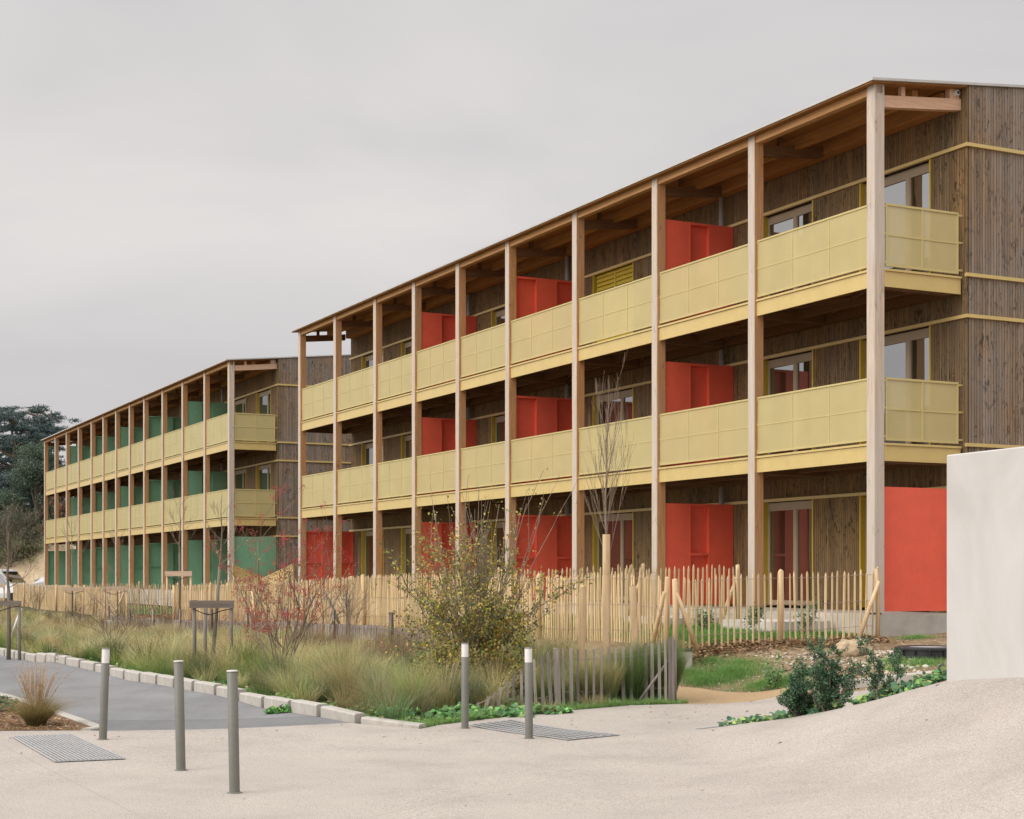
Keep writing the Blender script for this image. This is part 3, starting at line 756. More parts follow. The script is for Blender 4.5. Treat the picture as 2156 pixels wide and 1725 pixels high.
# ------------------------------------------------------------------ kerb stones
def kerb_row():
    P = [Vector(p) for p in KERB[::-1]]
    seg = [(P[i+1]-P[i]).length for i in range(len(P)-1)]
    def pos(s):
        for i, l in enumerate(seg):
            if s <= l or i == len(seg)-1: return P[i]+(P[i+1]-P[i])*min(1.2, s/l)
            s -= l
    names = 'first second third fourth fifth sixth seventh eighth ninth tenth eleventh twelfth thirteenth fourteenth fifteenth sixteenth seventeenth eighteenth nineteenth twentieth'.split()
    tens = {2: 'twenty', 3: 'thirty', 4: 'forty'}
    pitch = .94; L = .825
    for i in range(42):
        s0 = .02+i*pitch; a = pos(s0); b = pos(s0+L); d = (b-a).normalized(); nrm = Vector((d.y, -d.x))
        if nrm.dot(Vector((1, .3))) < 0: nrm = -nrm
        Lr = (b-a).length; z = gz(a.x, a.y)
        H = .155 if i > 1 else (.06, .12)[i]
        H2 = .155 if i > 0 else .11
        o = empty('kerb_stone', (a.x, a.y, z)) if False else None
        m = MB(); e = .02; wd = .15
        ringv = []
        for (sx, h_) in ((0, H), (Lr, H2)):
            for (q, zz) in ((0, -.08), (0, h_-e), (e, h_), (wd-e*.5, h_), (wd, h_-e), (wd, -.08)):
                ringv.append(Vector((d.x*sx+nrm.x*q, d.y*sx+nrm.y*q, zz)))
        fs = [(k, (k+1) % 6, (k+1) % 6+6, k+6) for k in range(6)]+[tuple(range(6))[::-1], tuple(range(6, 12))]
        m.add(ringv, fs, 0, random.random())
        ob = m.build('kerb_stone', M['kerb']); ob.location = (a.x, a.y, z)
        if i < 20: od = names[i]
        else:
            q, r = divmod(i+1, 10)
            od = (tens[q]+'-'+names[r-1]) if r else {3: 'thirtieth', 4: 'fortieth'}[q]
        tag(ob, 'pale concrete kerb stone beside the planting bed, %s in the row counted from the pavement' % od, 'kerb stone', 'kerb stones along the planting bed')
    # recessed joint bed behind the stones, coloured dark to paint shade into the gaps
    m = MB()
    tot = .02+42*pitch
    for k in range(84):
        a = pos(tot*k/84); b = pos(tot*(k+1)/84); d = (b-a).normalized(); nrm = Vector((d.y, -d.x))
        if nrm.dot(Vector((1, .3))) < 0: nrm = -nrm
        za = gz(a.x, a.y); h = .045 if k > 3 else .01
        m.hexa([(a.x+nrm.x*.05, a.y+nrm.y*.05, za-.1), (b.x+nrm.x*.05, b.y+nrm.y*.05, za-.1), (b.x+nrm.x*.13, b.y+nrm.y*.13, za-.1), (a.x+nrm.x*.13, a.y+nrm.y*.13, za-.1),
                (a.x+nrm.x*.05, a.y+nrm.y*.05, za+h), (b.x+nrm.x*.05, b.y+nrm.y*.05, za+h), (b.x+nrm.x*.13, b.y+nrm.y*.13, za+h), (a.x+nrm.x*.13, a.y+nrm.y*.13, za+h)])
    tag(m.build('kerb_footing', M['bedsoil']), kind='structure')
kerb_row()
def low_kerb(name, pts, label, h, wd, seg=1.0, grp=None):
    P = [Vector(p) for p in pts]; m = MB(); o = P[0]; oz = gz(o.x, o.y)
    for i in range(len(P)-1):
        L = (P[i+1]-P[i]).length; k = max(1, round(L/seg)); d = (P[i+1]-P[i]).normalized(); nrm = Vector((-d.y, d.x))
        for j in range(k):
            a = P[i]+d*(L*j/k+.004); b = P[i]+d*(L*(j+1)/k-.004); za = gz(a.x, a.y)-oz; zb = gz(b.x, b.y)-oz
            pr = [(0,-.1),(0,h-.015),(.015,h),(wd-.015,h),(wd,h-.015),(wd,-.1)]
            vs = [Vector((a.x-o.x+nrm.x*q, a.y-o.y+nrm.y*q, za+z)) for q, z in pr]+[Vector((b.x-o.x+nrm.x*q, b.y-o.y+nrm.y*q, zb+z)) for q, z in pr]
            m.add(vs, [(k_, (k_+1) % 6, (k_+1) % 6+6, k_+6) for k_ in range(6)]+[tuple(range(6))[::-1], tuple(range(6, 12))], 0, random.random())
    ob = m.build(name, M['kerb'] if h < .1 else M['conc']); ob.location = (o.x, o.y, oz); tag(ob, label, 'kerb', grp); return ob
low_kerb('kerb_edging', [(-4.80,17.86),(-4.72,18.2),(-5.35,19.4),(-6.04,20.65),(-7.3,22.9),(-10.5,28),(-15,36)], 'flat pale kerb edging between the road and the mulch bed with the grass tuft', .035, .12)
low_kerb('kerb_edging', [(4.0,20.62),(5.7,20.72),(8.5,20.9)], 'raised grey kerb behind the evergreen shrubs at the foot of the stony bank', .15, .14, 1.6)

# ------------------------------------------------------------------ bollards
def bollard(x, ytop, ybase, top_dx, white, label, proto=[None, None]):
    g = gp(x, ybase); g.z = gz(g.x, g.y)+.012
    if proto[white] is None:
        root = empty('bollard', g); H = .985; r = .0425
        m = MB()
        if white: m.lathe([(r, 0), (r, H-.165), (r-.002, H-.162), (0, H-.162)], 28)
        else: m.lathe([(r, 0), (r, H-.012), (r-.004, H-.008), (0, H-.008)], 28)
        m.build('shaft', M['bollard'], root, False)
        if white:
            m = MB(); m.lathe([(r-.0015, H-.161), (r-.0015, H-.012)], 28); m.build('reflective_band', M['white'], root, True)
            m = MB(); m.lathe([(r+.002, H-.012), (r+.002, H-.003), (r-.004, H), (0, H)], 28); m.build('cap', M['bollard'], root)
        else:
            m = MB(); m.lathe([(r-.002, H-.0075), (r+.003, H-.007), (r+.003, H+.002), (r-.003, H+.006), (0, H+.006)], 28); m.build('cap', M['concwhite'], root)
        m = MB(); m.lathe([(.060, .0006), (.060, .006), (r, .010)], 28); m.build('contact_shade_ring', M['bollard'], root)  # dark ring added at the foot, stands in for a contact shadow
        for ch in root.children:
            ch.data.polygons.foreach_set('use_smooth', [abs(p.normal.z) < .6 for p in ch.data.polygons])
        proto[white] = root
    else: root = copy_tree(proto[white])
    root.location = g; root.rotation_euler = (0, math.atan2(top_dx/F*g.y, .98), 0)
    tag(root, label, 'bollard', 'bollards on the pavement'); return root
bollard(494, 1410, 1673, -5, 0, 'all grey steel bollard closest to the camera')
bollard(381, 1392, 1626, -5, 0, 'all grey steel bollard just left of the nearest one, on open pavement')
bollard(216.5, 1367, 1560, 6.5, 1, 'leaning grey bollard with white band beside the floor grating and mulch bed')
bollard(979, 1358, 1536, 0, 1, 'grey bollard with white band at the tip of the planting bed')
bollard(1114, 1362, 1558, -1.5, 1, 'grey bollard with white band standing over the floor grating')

# ------------------------------------------------------------------ gratings
def grating(name, quad, label, nb, nc):
    q = [Vector(p) for p in quad]; o = q[0]; oz = gz(o.x, o.y)+.012
    def pt(a, b, dz):
        p = (q[0]*(1-a)+q[1]*a)*(1-b)+(q[3]*(1-a)+q[2]*a)*b
        return Vector((p.x-o.x, p.y-o.y, gz(p.x, p.y)+.012-oz+dz))
    root = empty(name, (o.x, o.y, oz)); tag(root, label, 'floor grating', 'metal gratings set in the pavement')
    m = MB(); n = 6
    vs = [pt(i/n, j/n, .005) for j in range(n+1) for i in range(n+1)]
    m.add(vs, [(j*(n+1)+i, j*(n+1)+i+1, (j+1)*(n+1)+i+1, (j+1)*(n+1)+i) for j in range(n) for i in range(n)]); m.build('pit_shade', M['pit_shade'], root)  # flat sheet, the shade below the bars is put into its colour
    m = MB()
    for k in range(nb+1):
        for j in range(4): m.bar(pt(k/nb, j/4, .012), pt(k/nb, (j+1)/4, .012), .016, .010)
    for k in range(nc+1):
        for j in range(4): m.bar(pt(j/4, k/nc, .0105), pt((j+1)/4, k/nc, .0105), .008 if 0 < k < nc else .02, .006)
    m.build('bars', M['grate'], root); return root
def G(x, y): g = gp(x, y); return (g.x, g.y)
grating('floor_grating', [G(117.5,1609), G(262.5,1603), G(147.5,1551), G(26,1556)], 'rectangular steel floor grating beside the leaning bollard and mulch bed', 16, 6)
grating('floor_grating', [G(1196,1563), G(1303.8,1552), G(1076.4,1521), G(988.6,1531.5)], 'long steel floor grating between the two banded bollards and the path', 6, 22)
grating('floor_grating', [(2.08,17.70),(3.0,18.0),(3.7,18.45),(2.62,18.42)], 'narrow steel grating half hidden behind the pavement crest', 20, 6)

# ------------------------------------------------------------------ rendered wall on the right
def right_wall():
    a = Vector((4.02, 14.5)); b = Vector((6.4, 8.65)); d = (b-a).normalized(); nrm = Vector((-d.y, d.x))
    if nrm.x < 0: nrm = -nrm
    o = Vector((a.x, a.y, .4)); root = empty('concrete_wall', o); tag(root, 'smooth pale rendered wall rising at the right edge beside the pavement ramp', 'wall')
    zt = 2.885-.4
    def v(s, n, z): p = a+d*s+nrm*n; return (p.x-o.x, p.y-o.y, z)
    L = (b-a).length
    m = MB(); e = .012
    prof = [(0, -.2), (0, zt-e), (e, zt), (.26-e, zt), (.26, zt-e), (.26, -.2)]
    vs = [v(0, n, z) for n, z in prof]+[v(L, n, z) for n, z in prof]
    m.add(vs, [(k, (k+1) % 6, (k+1) % 6+6, k+6) for k in range(6)]+[tuple(range(6)), tuple(range(6, 12))[::-1]])
    m.build('wall_body', M['wallrender'], root)
right_wall()

# ------------------------------------------------------------------ small things on the bank
def boulder():
    c = Vector((5.05, 23.1)); z = gz(c.x, c.y)
    import bmesh
    bm = bmesh.new(); bmesh.ops.create_icosphere(bm, subdivisions=4, radius=1)
    from mathutils import noise
    for v in bm.verts:
        n = v.co.normalized(); k = 1+.28*noise.noise(n*1.6+Vector((3,1,7)))+.10*noise.noise(n*5)+.04*noise.noise(n*14)
        p = n*k; p.x *= .29; p.y *= .24; p.z *= .19
        p.z = min(p.z, .145+.03*noise.noise(p*9)); v.co = p
    me = bpy.data.meshes.new('boulder'); bm.to_mesh(me); bm.free(); me.materials.append(M['rock']); me.shade_smooth()
    o = bpy.data.objects.new('boulder', me); col.objects.link(o); o.location = (c.x, c.y, z+.10); o.rotation_euler = (0,0,.3)
    tag(o, 'rough ochre boulder at the foot of the corner fence post', 'boulder')
boulder()
def well():
    c = gp(1437, 1401, 20); root = empty('concrete_well', (c.x, c.y, c.z-.02)); tag(root, 'short round concrete well with a black lid beside the end stake of the curved fence', 'inspection well')
    k = c.y/F
    r = 20.5*k; h = 36*k
    m = MB(); m.lathe([(r, -.1), (r, h-.035), (r-.01, h-.03), (0, h-.03)], 32); o = m.build('concrete_ring', M['conc'], root)
    m2 = MB(); m2.lathe([(r+.004, h-.029), (r+.008, h-.022), (r+.008, h), (r-.01, h+.008), (0, h+.008)], 32); m2.build('lid', M['black'], root)
    for ch in root.children: ch.data.polygons.foreach_set('use_smooth', [abs(p.normal.z) < .6 for p in ch.data.polygons])
well()
def manhole():
    c = Vector((6.0, 22.6)); z = gz(c.x, c.y); root = empty('manhole_ring', (c.x, c.y, z)); tag(root, 'black ribbed plastic manhole ring lying on the stony bank by the wall', 'manhole ring')
    m = MB(); r = .48; m.lathe([(r-.02, -.06), (r-.02, .085), (r, .09), (r, .115), (r-.03, .13), (r-.16, .13), (r-.17, .10)], 40); m.build('collar', M['black'], root)
    m = MB()
    for k in range(14):
        a = 2*math.pi*k/14; m.bar((math.cos(a)*(r+.005), math.sin(a)*(r+.005), -.02), (math.cos(a)*(r-.005), math.sin(a)*(r-.005), .095), .012, .05)
    m.lathe([(r+.0, -.05), (r+.05, -.05), (r+.05, .0), (r+.0, .0)], 40)
    m.build('ribs', M['black'], root)
    m = MB(); m.lathe([(r-.17, .118), (0, .118)], 40); m.build('cover', M['grate'], root)
manhole()
def steps():
    # white concrete step blocks by the garden door
    for (t0, t1, u0, u1, zt, lab) in ((1.0, 2.5, -1.2, -.1, 1.02, 'white concrete garden step in front of the nearest ground floor window'),
                                     (4.2, 5.8, -1.2, -.1, 1.0, 'white concrete garden step in front of the second ground floor window')):
        p = W(t0, u0); o = empty('garden_step', (p.x, p.y, gz(p.x, p.y)), ROT); z0 = (.62-CAMZ)*K+CAMZ-o.location.z; z1 = (zt-CAMZ)*K+CAMZ-o.location.z
        m = MB(); w = (u1-u0)*K; l = (t1-t0)*K
        m.box(0, w, 0, l, z0, z1); m.build('block', M['concwhite'], o)
        m = MB(); m.box(-.45, -.003, .05, l-.05, z0, z1-.17); m.build('lower_step', M['concwhite'], o)
        tag(o, lab, 'step', 'concrete garden steps')
steps()
def ramp_guards():
    p = W(35.85, 0, 0); root = empty('ramp_guard', (p.x, p.y, gz(p.x, p.y)), ROT); tag(root, 'sloping yellow guard panel beside the green gable end', 'guard panel', 'sloping yellow guards between the blocks')
    def g(root, a, b, th):
        o = root.location
        m = MB(); rot = Matrix.Rotation(-ROT, 3, 'Z')
        for (w, mat) in ((.03, 0),):
            A = rot@(a-o); B = rot@(b-o); n = Vector((-(B-A).y, (B-A).x, 0)).normalized()*.02
            m.hexa([A-n-Vector((0,0,.95)), B-n-Vector((0,0,.95)), B+n-Vector((0,0,.95)), A+n-Vector((0,0,.95)), A-n, B-n, B+n, A+n])
            m.build('panel', M['yellow'], root)
            m = MB(); m.bar(A+Vector((0,0,.03)), B+Vector((0,0,.03)), .06, .05); m.build('handrail', M['yellow'], root)
    g(root, W(35.85, .05, 2.12), W(35.85, 1.6, 1.52), .03)
    p = W(28.7, 0, 0); root = empty('ramp_guard', (p.x, p.y, gz(p.x, p.y)), ROT); tag(root, 'sloping yellow guard panel beside the far end column of the red block', 'guard panel', 'sloping yellow guards between the blocks')
    g(root, W(28.65, -.05, 2.10), W(32.2, -.05, 1.58), .03)
ramp_guards()

# ------------------------------------------------------------------ vegetation tools
def blades(base, az, lean, h, w, c0, c1, lv=4, curl=2.0, mid=None):
    N = len(base); s = np.linspace(0, 1, lv); v = np.empty((N, lv, 2, 3), np.float32); c = np.empty((N, lv, 2, 3), np.float32)
    dx, dy = np.cos(az), np.sin(az)
    fa = RNG.uniform(0, 2*np.pi, N); px, py = np.cos(fa), np.sin(fa)
    for i, t in enumerate(s):
        hx = lean*h*t**curl; up = h*t*(1-.28*np.minimum(lean, 1.4)*t)
        ww = w*(1-t*.9)*.5
        for k, sg in ((0, -1), (1, 1)):
            v[:, i, k, 0] = base[:, 0]+dx*hx+px*ww*sg; v[:, i, k, 1] = base[:, 1]+dy*hx+py*ww*sg; v[:, i, k, 2] = base[:, 2]+up
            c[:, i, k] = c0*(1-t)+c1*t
    idx = np.arange(N)[:, None]*(lv*2)
    q = np.concatenate([np.stack([idx[:, 0]+2*i, idx[:, 0]+2*i+1, idx[:, 0]+2*i+3, idx[:, 0]+2*i+2], 1) for i in range(lv-1)])
    return v.reshape(-1, 3), q, c.reshape(-1, 3)
class Acc:
    def __init__(s): s.v = []; s.q = []; s.c = []; s.n = 0
    def add(s, v, q, c): s.v.append(v); s.q.append(q+s.n); s.c.append(c); s.n += len(v)
    def build(s, name, mat, parent=None, off=None):
        v = np.concatenate(s.v)
        if off is not None: v = v-np.array(off, np.float32)
        return np_mesh(name, v, np.concatenate(s.q), np.concatenate(s.c), mat, parent)
def leaves(ctr, size, colr, flat=0.0, aspect=.6):
    N = len(ctr); n = RNG.normal(size=(N, 3)); n[:, 2] += flat*3; n /= np.linalg.norm(n, axis=1)[:, None]
    a = np.cross(n, RNG.normal(size=(N, 3))); a /= np.linalg.norm(a, axis=1)[:, None]; b = np.cross(n, a)
    size = np.asarray(size).reshape(-1, 1)*np.ones((N, 1))
    A = a*size*.5; B = b*size*.5*aspect
    v = np.stack([ctr-A, ctr+B-A*.1, ctr+A, ctr-B-A*.1], 1).reshape(-1, 3)
    q = np.arange(N*4).reshape(-1, 4); return v, q, np.repeat(colr, 4, 0)
def jit(c, N, amt=.25, hue=.1):
    k = 1+RNG.normal(0, amt, (N, 1)); return np.clip(np.asarray(c)*k*(1+RNG.normal(0, hue, (N, 3))), .003, .9)
def pick(pal, N, amt=.2, hue=.06):
    pal = np.asarray(pal, float); return jit(pal[RNG.integers(0, len(pal), N)], N, amt, hue)

def grow(mb, p, d, L, r, depth, rd, tips, spread=.5, kids=(2,4), shrink=.68, up=.15, n=5, bend=.12, start=.35, allpts=None):
    pts = [p]; k = 4 if L > .15 else 3; q = p; dd = d.copy()
    for i in range(k):
        dd = (dd+Vector((rd.gauss(0,bend), rd.gauss(0,bend), rd.gauss(0,bend)+up*.25))).normalized(); q = q+dd*(L/k); pts.append(q)
    rr = [max(.0016, r*(1-.62*i/k)) for i in range(k+1)]
    mb.tube(pts, rr, n if depth > 1 else max(3, n-2), 0, rd.random(), cap=False)
    if allpts is not None: allpts += [(x, depth) for x in pts[1:]]
    if depth <= 0: tips.append((pts[-1], dd)); return
    for j in range(rd.randint(*kids)):
        f = rd.uniform(start, 1.0); i = min(k-1, int(f*k)); base = pts[i]+(pts[i+1]-pts[i])*(f*k-i)
        az = rd.uniform(0, 2*math.pi); s = spread*rd.uniform(.6, 1.3)
        side = Vector((math.cos(az), math.sin(az), 0)); ax = dd.cross(side)
        nd = (dd+side*s+Vector((0,0,up))).normalized()
        grow(mb, base, nd, L*shrink*rd.uniform(.7, 1.15), r*.55, depth-1, rd, tips, spread, kids, shrink, up, n, bend, start, allpts)
    tips.append((pts[-1], dd))

# ------------------------------------------------------------------ the planting bed: grasses nobody could count
def dist_kerb(P):
    kp = []
    for i in range(len(KERB)-1):
        a, b = np.array(KERB[i]), np.array(KERB[i+1]); k = max(2, int(np.linalg.norm(b-a)/.3)); kp += [a+(b-a)*j/k for j in range(k)]
    kp = np.array(kp); out = np.empty(len(P))
    for i in range(0, len(P), 5000): out[i:i+5000] = np.sqrt(((P[i:i+5000, None]-kp[None])**2).sum(-1)).min(1)
    return out
far_u = [P2(75,-5.6), P2(31,-5.6), P2(8,-5.6), P2(1.5,-5.35)]
BED = KERB+EDGE[1:]+[(2.1,21.6),(1.9,22.2)]+far_u[::-1]+[(-45,80)]
def sample_bed(n, poly=BED, keep=None):
    xs = [p[0] for p in poly]; ys = [p[1] for p in poly]; out = []
    while sum(len(o) for o in out) < n:
        P = np.stack([RNG.uniform(min(xs), max(xs), 8000), RNG.uniform(min(ys), max(ys), 8000)], 1)
        P = P[inpoly(P, poly)]
        if keep is not None: P = P[keep(P)]
        out.append(P)
    return np.concatenate(out)[:n]
STRAW = [(.66,.52,.25),(.60,.48,.23),(.70,.56,.30),(.50,.43,.18)]
GOLD = [(.66,.48,.26),(.72,.54,.31),(.58,.42,.22)]
OLIVE = [(.27,.29,.08),(.36,.34,.11),(.18,.23,.07),(.42,.36,.14)]
GREENB = [(.13,.27,.06),(.17,.33,.08),(.10,.22,.06)]
SAGE = [(.34,.38,.19),(.42,.43,.23),(.28,.33,.16)]
def tuft(acc, x, y, r, h, n, pb, pt, w, lean=(.25,1.1), z=None):
    a = RNG.uniform(0, 2*np.pi, n); rr = np.sqrt(RNG.uniform(0, 1, n))*r*.28
    b = np.stack([x+np.cos(a)*rr, y+np.sin(a)*rr, np.full(n, gz(x, y) if z is None else z)-.02], 1)
    az = a+RNG.normal(0, .5, n); ln = RNG.uniform(lean[0], lean[1], n)*(.4+rr/(r*.28)*.6); hh = h*RNG.uniform(.55, 1.08, n)
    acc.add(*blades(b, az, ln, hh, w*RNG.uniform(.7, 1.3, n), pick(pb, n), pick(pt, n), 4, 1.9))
STKXY = np.array([(g.x, g.y) for g, t_ in STP])
def bed():
    acc = Acc()
    P = sample_bed(1750, keep=lambda P: RNG.random(len(P)) < np.clip(34/P[:, 1]-.15, .1, 1))
    dk = dist_kerb(P)
    ds = np.sqrt(((P[:, None]-STKXY[None])**2).sum(-1)).min(1)
    for (x, y), d, s_ in zip(P, dk, ds):
        if d < .35: continue
        h = RNG.uniform(.36, .80)*(1.0 if d > .9 else .75)*(.68 if d > 2.4 else 1.0)*(.85 if y > 27 else 1.0)
        jn = np.argmin(((STKXY-np.array((x, y)))**2).sum(1)); beyond = y > STKXY[jn, 1]+.2
        if x > -.4: h = RNG.uniform(.45, .8) if beyond else min(h, .2+.15*RNG.random())
        if RNG.random() < .10 and x < -.6: h *= 1.35
        if s_ < .26: h = RNG.uniform(.12, .28)
        near_edge = min((Vector((x, y))-Vector(e)).length for e in EDGE)
        if near_edge < .45: continue
        s = RNG.random()
        if y > 27 and s < .62: pb, pt = OLIVE, GOLD
        elif s < .35: pb, pt = OLIVE, STRAW
        elif s < .50: pb, pt = GREENB, SAGE
        elif s < .68: pb, pt = GREENB, OLIVE
        elif s < .85: pb, pt = OLIVE+STRAW, STRAW
        else: pb, pt = SAGE, SAGE
        if d < 1.1 and y > 23: pb, pt = GREENB, (OLIVE if s < .6 else OLIVE+GOLD)
        i = RNG.integers(0, len(pb)); j = RNG.integers(0, len(pt)); k = RNG.uniform(.42, 1.42)
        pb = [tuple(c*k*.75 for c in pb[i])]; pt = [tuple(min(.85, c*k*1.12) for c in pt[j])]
        n = int(RNG.uniform(130, 270)*min(1, (24/y)**1.1)) if y < 40 else 60
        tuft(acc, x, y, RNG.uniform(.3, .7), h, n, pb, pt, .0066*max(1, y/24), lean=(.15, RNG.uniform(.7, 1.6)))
    o = acc.build('grass', M['grass']); tag(o, 'dry straw and olive ornamental grasses filling the planting bed', 'ornamental grass', kind='stuff')
    # low bright green along the pavement and kerb
    acc = Acc()
    E = np.array(EDGE+[(2.4,21.2)]); pts = []
    for i in range(len(E)-1):
        n = int(np.linalg.norm(E[i+1]-E[i])*1900); f = RNG.random((n, 1)); p = E[i]*(1-f)+E[i+1]*f
        d = (E[i+1]-E[i])/np.linalg.norm(E[i+1]-E[i]); nn = np.array([-d[1], d[0]]); p = p+nn*(np.abs(RNG.normal(0, .16, (n, 1)))+.01); pts.append(p)
    kp = np.array(KERB[5:]); 
    for i in range(len(kp)-1):
        n = int(np.linalg.norm(kp[i+1]-kp[i])*420); f = RNG.random((n, 1)); p = kp[i]*(1-f)+kp[i+1]*f
        d = (kp[i+1]-kp[i])/np.linalg.norm(kp[i+1]-kp[i]); nn = np.array([-d[1], d[0]]); p = p+nn*(.19+np.abs(RNG.normal(0, .10, (n, 1)))); pts.append(p)
    p = np.concatenate(pts); n = len(p); z = gzs(p)
    acc.add(*blades(np.column_stack([p, z]), RNG.uniform(0, 6.28, n), RNG.uniform(.2, 1.2, n), RNG.uniform(.03, .13, n)*(.55+.75*(np.sin(p[:,0]*9+p[:,1]*5)*np.sin(p[:,1]*11-p[:,0]*4)*.5+.5)), RNG.uniform(.005, .009, n), pick(GREENB+[(.22,.24,.08)], n, .35), pick([(.20,.42,.09),(.28,.48,.12),(.36,.46,.18)], n), 3))
    o = acc.build('grass', M['grass']); tag(o, 'short bright green grass fringing the pavement edge and kerb', 'grass', kind='stuff')
bed()

def leafy_cover(name, label, spots, size=(.05,.09), pal=((.10,.26,.07),(.16,.36,.10),(.08,.18,.08),(.26,.42,.13)), per=26, h=.12):
    acc = Acc()
    for x, y, r in spots:
        n = int(per*RNG.uniform(.7, 1.3)); a = RNG.uniform(0, 6.28, n); rr = np.sqrt(RNG.random(n))*r
        px_, py_ = x+np.cos(a)*rr, y+np.sin(a)*rr; z = gzs(np.stack([px_, py_], 1))+RNG.uniform(.02, h, n)*(1.1-rr/r*.7)
        c = np.stack([px_, py_, z], 1); sz = RNG.uniform(*size, n)
        # rounded leaves: hexagonal fans made of two quads
        nrm = RNG.normal(size=(n, 3))*.45+np.array([0, -.35, 1]); nrm /= np.linalg.norm(nrm, axis=1)[:, None]
        A = np.cross(nrm, RNG.normal(size=(n, 3))); A /= np.linalg.norm(A, axis=1)[:, None]; B = np.cross(nrm, A)
        A *= sz[:, None]*.5; B *= sz[:, None]*.5; dn = nrm*sz[:, None]*.12
        hexv = np.stack([c+A*math.cos(t)+B*math.sin(t)+(dn if k in (1,2,4,5) else 0) for k, t in enumerate(np.arange(6)*math.pi/3)], 1)
        idx = np.arange(n)[:, None]*6
        q = np.concatenate([idx+np.array([0,1,2,3]), idx+np.array([0,3,4,5])]); acc.add(hexv.reshape(-1, 3), q, np.repeat(pick(pal, n, .25), 6, 0))
    o = acc.build(name, M['leaf']); tag(o, label, 'ground cover', kind='stuff'); return o
sp = []
for (x0, y0), (x1, y1), n in [((-1.6,18.7),(-.4,19.6),26), ((-.8,18.6),(.4,19.9),26), ((-2.6,20.2),(-1.4,18.9),12)]:
    for k in range(n):
        f = random.random(); sp.append((x0+(x1-x0)*f+random.gauss(0,.12), y0+(y1-y0)*f+random.gauss(0,.10), .14))
leafy_cover('leafy_plants', 'broad green leaves crowding the tip of the planting bed', sp)
sp = []
CR = [(2.2,17.85),(2.62,17.35),(2.98,16.85),(3.33,16.35),(3.7,15.68),(3.95,15.15),(4.08,14.75)]
for k in range(70):
    f = random.random()**.7*(len(CR)-1); i = int(f); g = f-i; a, b = CR[i], CR[min(i+1, len(CR)-1)]
    sp.append((a[0]+(b[0]-a[0])*g+.08+random.gauss(0,.06), a[1]+(b[1]-a[1])*g+.05+random.gauss(0,.06), .12))
leafy_cover('leafy_plants', 'low round leaves trailing behind the pavement crest under the evergreens', sp, (.04,.085), ((.07,.18,.08),(.09,.22,.08),(.18,.34,.10),(.34,.42,.13),(.06,.14,.08)), 13, .13)
p = gp(587, 1503, 15); leafy_cover('leafy_plants', 'bright leafy weed growing out at the foot of the kerb', [(p.x, p.y-.02, .13), (p.x+.1, p.y, .10), (p.x-.08, p.y-.05, .1)], (.05,.09), ((.10,.28,.04),(.14,.33,.05),(.06,.18,.04)), 18, .12)

# weeds among the grasses and over the kerb
_r = random.Random(77); sp = []
for i in range(5, len(KERB)-2):
    a, b = KERB[i], KERB[i+1]
    for j in range(5):
        f = _r.random(); sp.append((a[0]+(b[0]-a[0])*f+.34+_r.gauss(0,.10), a[1]+(b[1]-a[1])*f+.24+_r.gauss(0,.10), _r.uniform(.06,.14)))
leafy_cover('leafy_plants', 'small green weeds growing behind the kerb stones', sp, (.035,.075), ((.10,.26,.07),(.16,.34,.09),(.24,.36,.12),(.30,.24,.10)), 12, .13)
def stems():
    acc = Acc()
    for (x, y, n, r) in [(850,1400,260,.5),(815,1390,200,.45),(460,1330,260,.9),(540,1335,260,.8),(330,1330,240,1.0),(700,1380,160,.5),(640,1370,160,.4),(760,1420,200,.5),(180,1330,240,1.2),(1180,1400,200,.4),(1010,1455,150,.5)]:
        c = gp(x, y, 20); a = RNG.uniform(0,6.28,n); rr = np.sqrt(RNG.random(n))*r; P = np.stack([c.x+np.cos(a)*rr, c.y+np.sin(a)*rr], 1)
        acc.add(*blades(np.column_stack([P, gzs(P)]), a, RNG.uniform(.0,.35,n), RNG.uniform(.35,1.0,n), np.full(n, .005*c.y/22), pick([(.22,.13,.08)], n), pick([(.30,.18,.11),(.36,.24,.15)], n), 4, 1.5))
    o = acc.build('dry_stems', M['grass']); tag(o, 'thin rusty dry stems standing among the ornamental grasses', 'dry stems', kind='stuff')
stems()

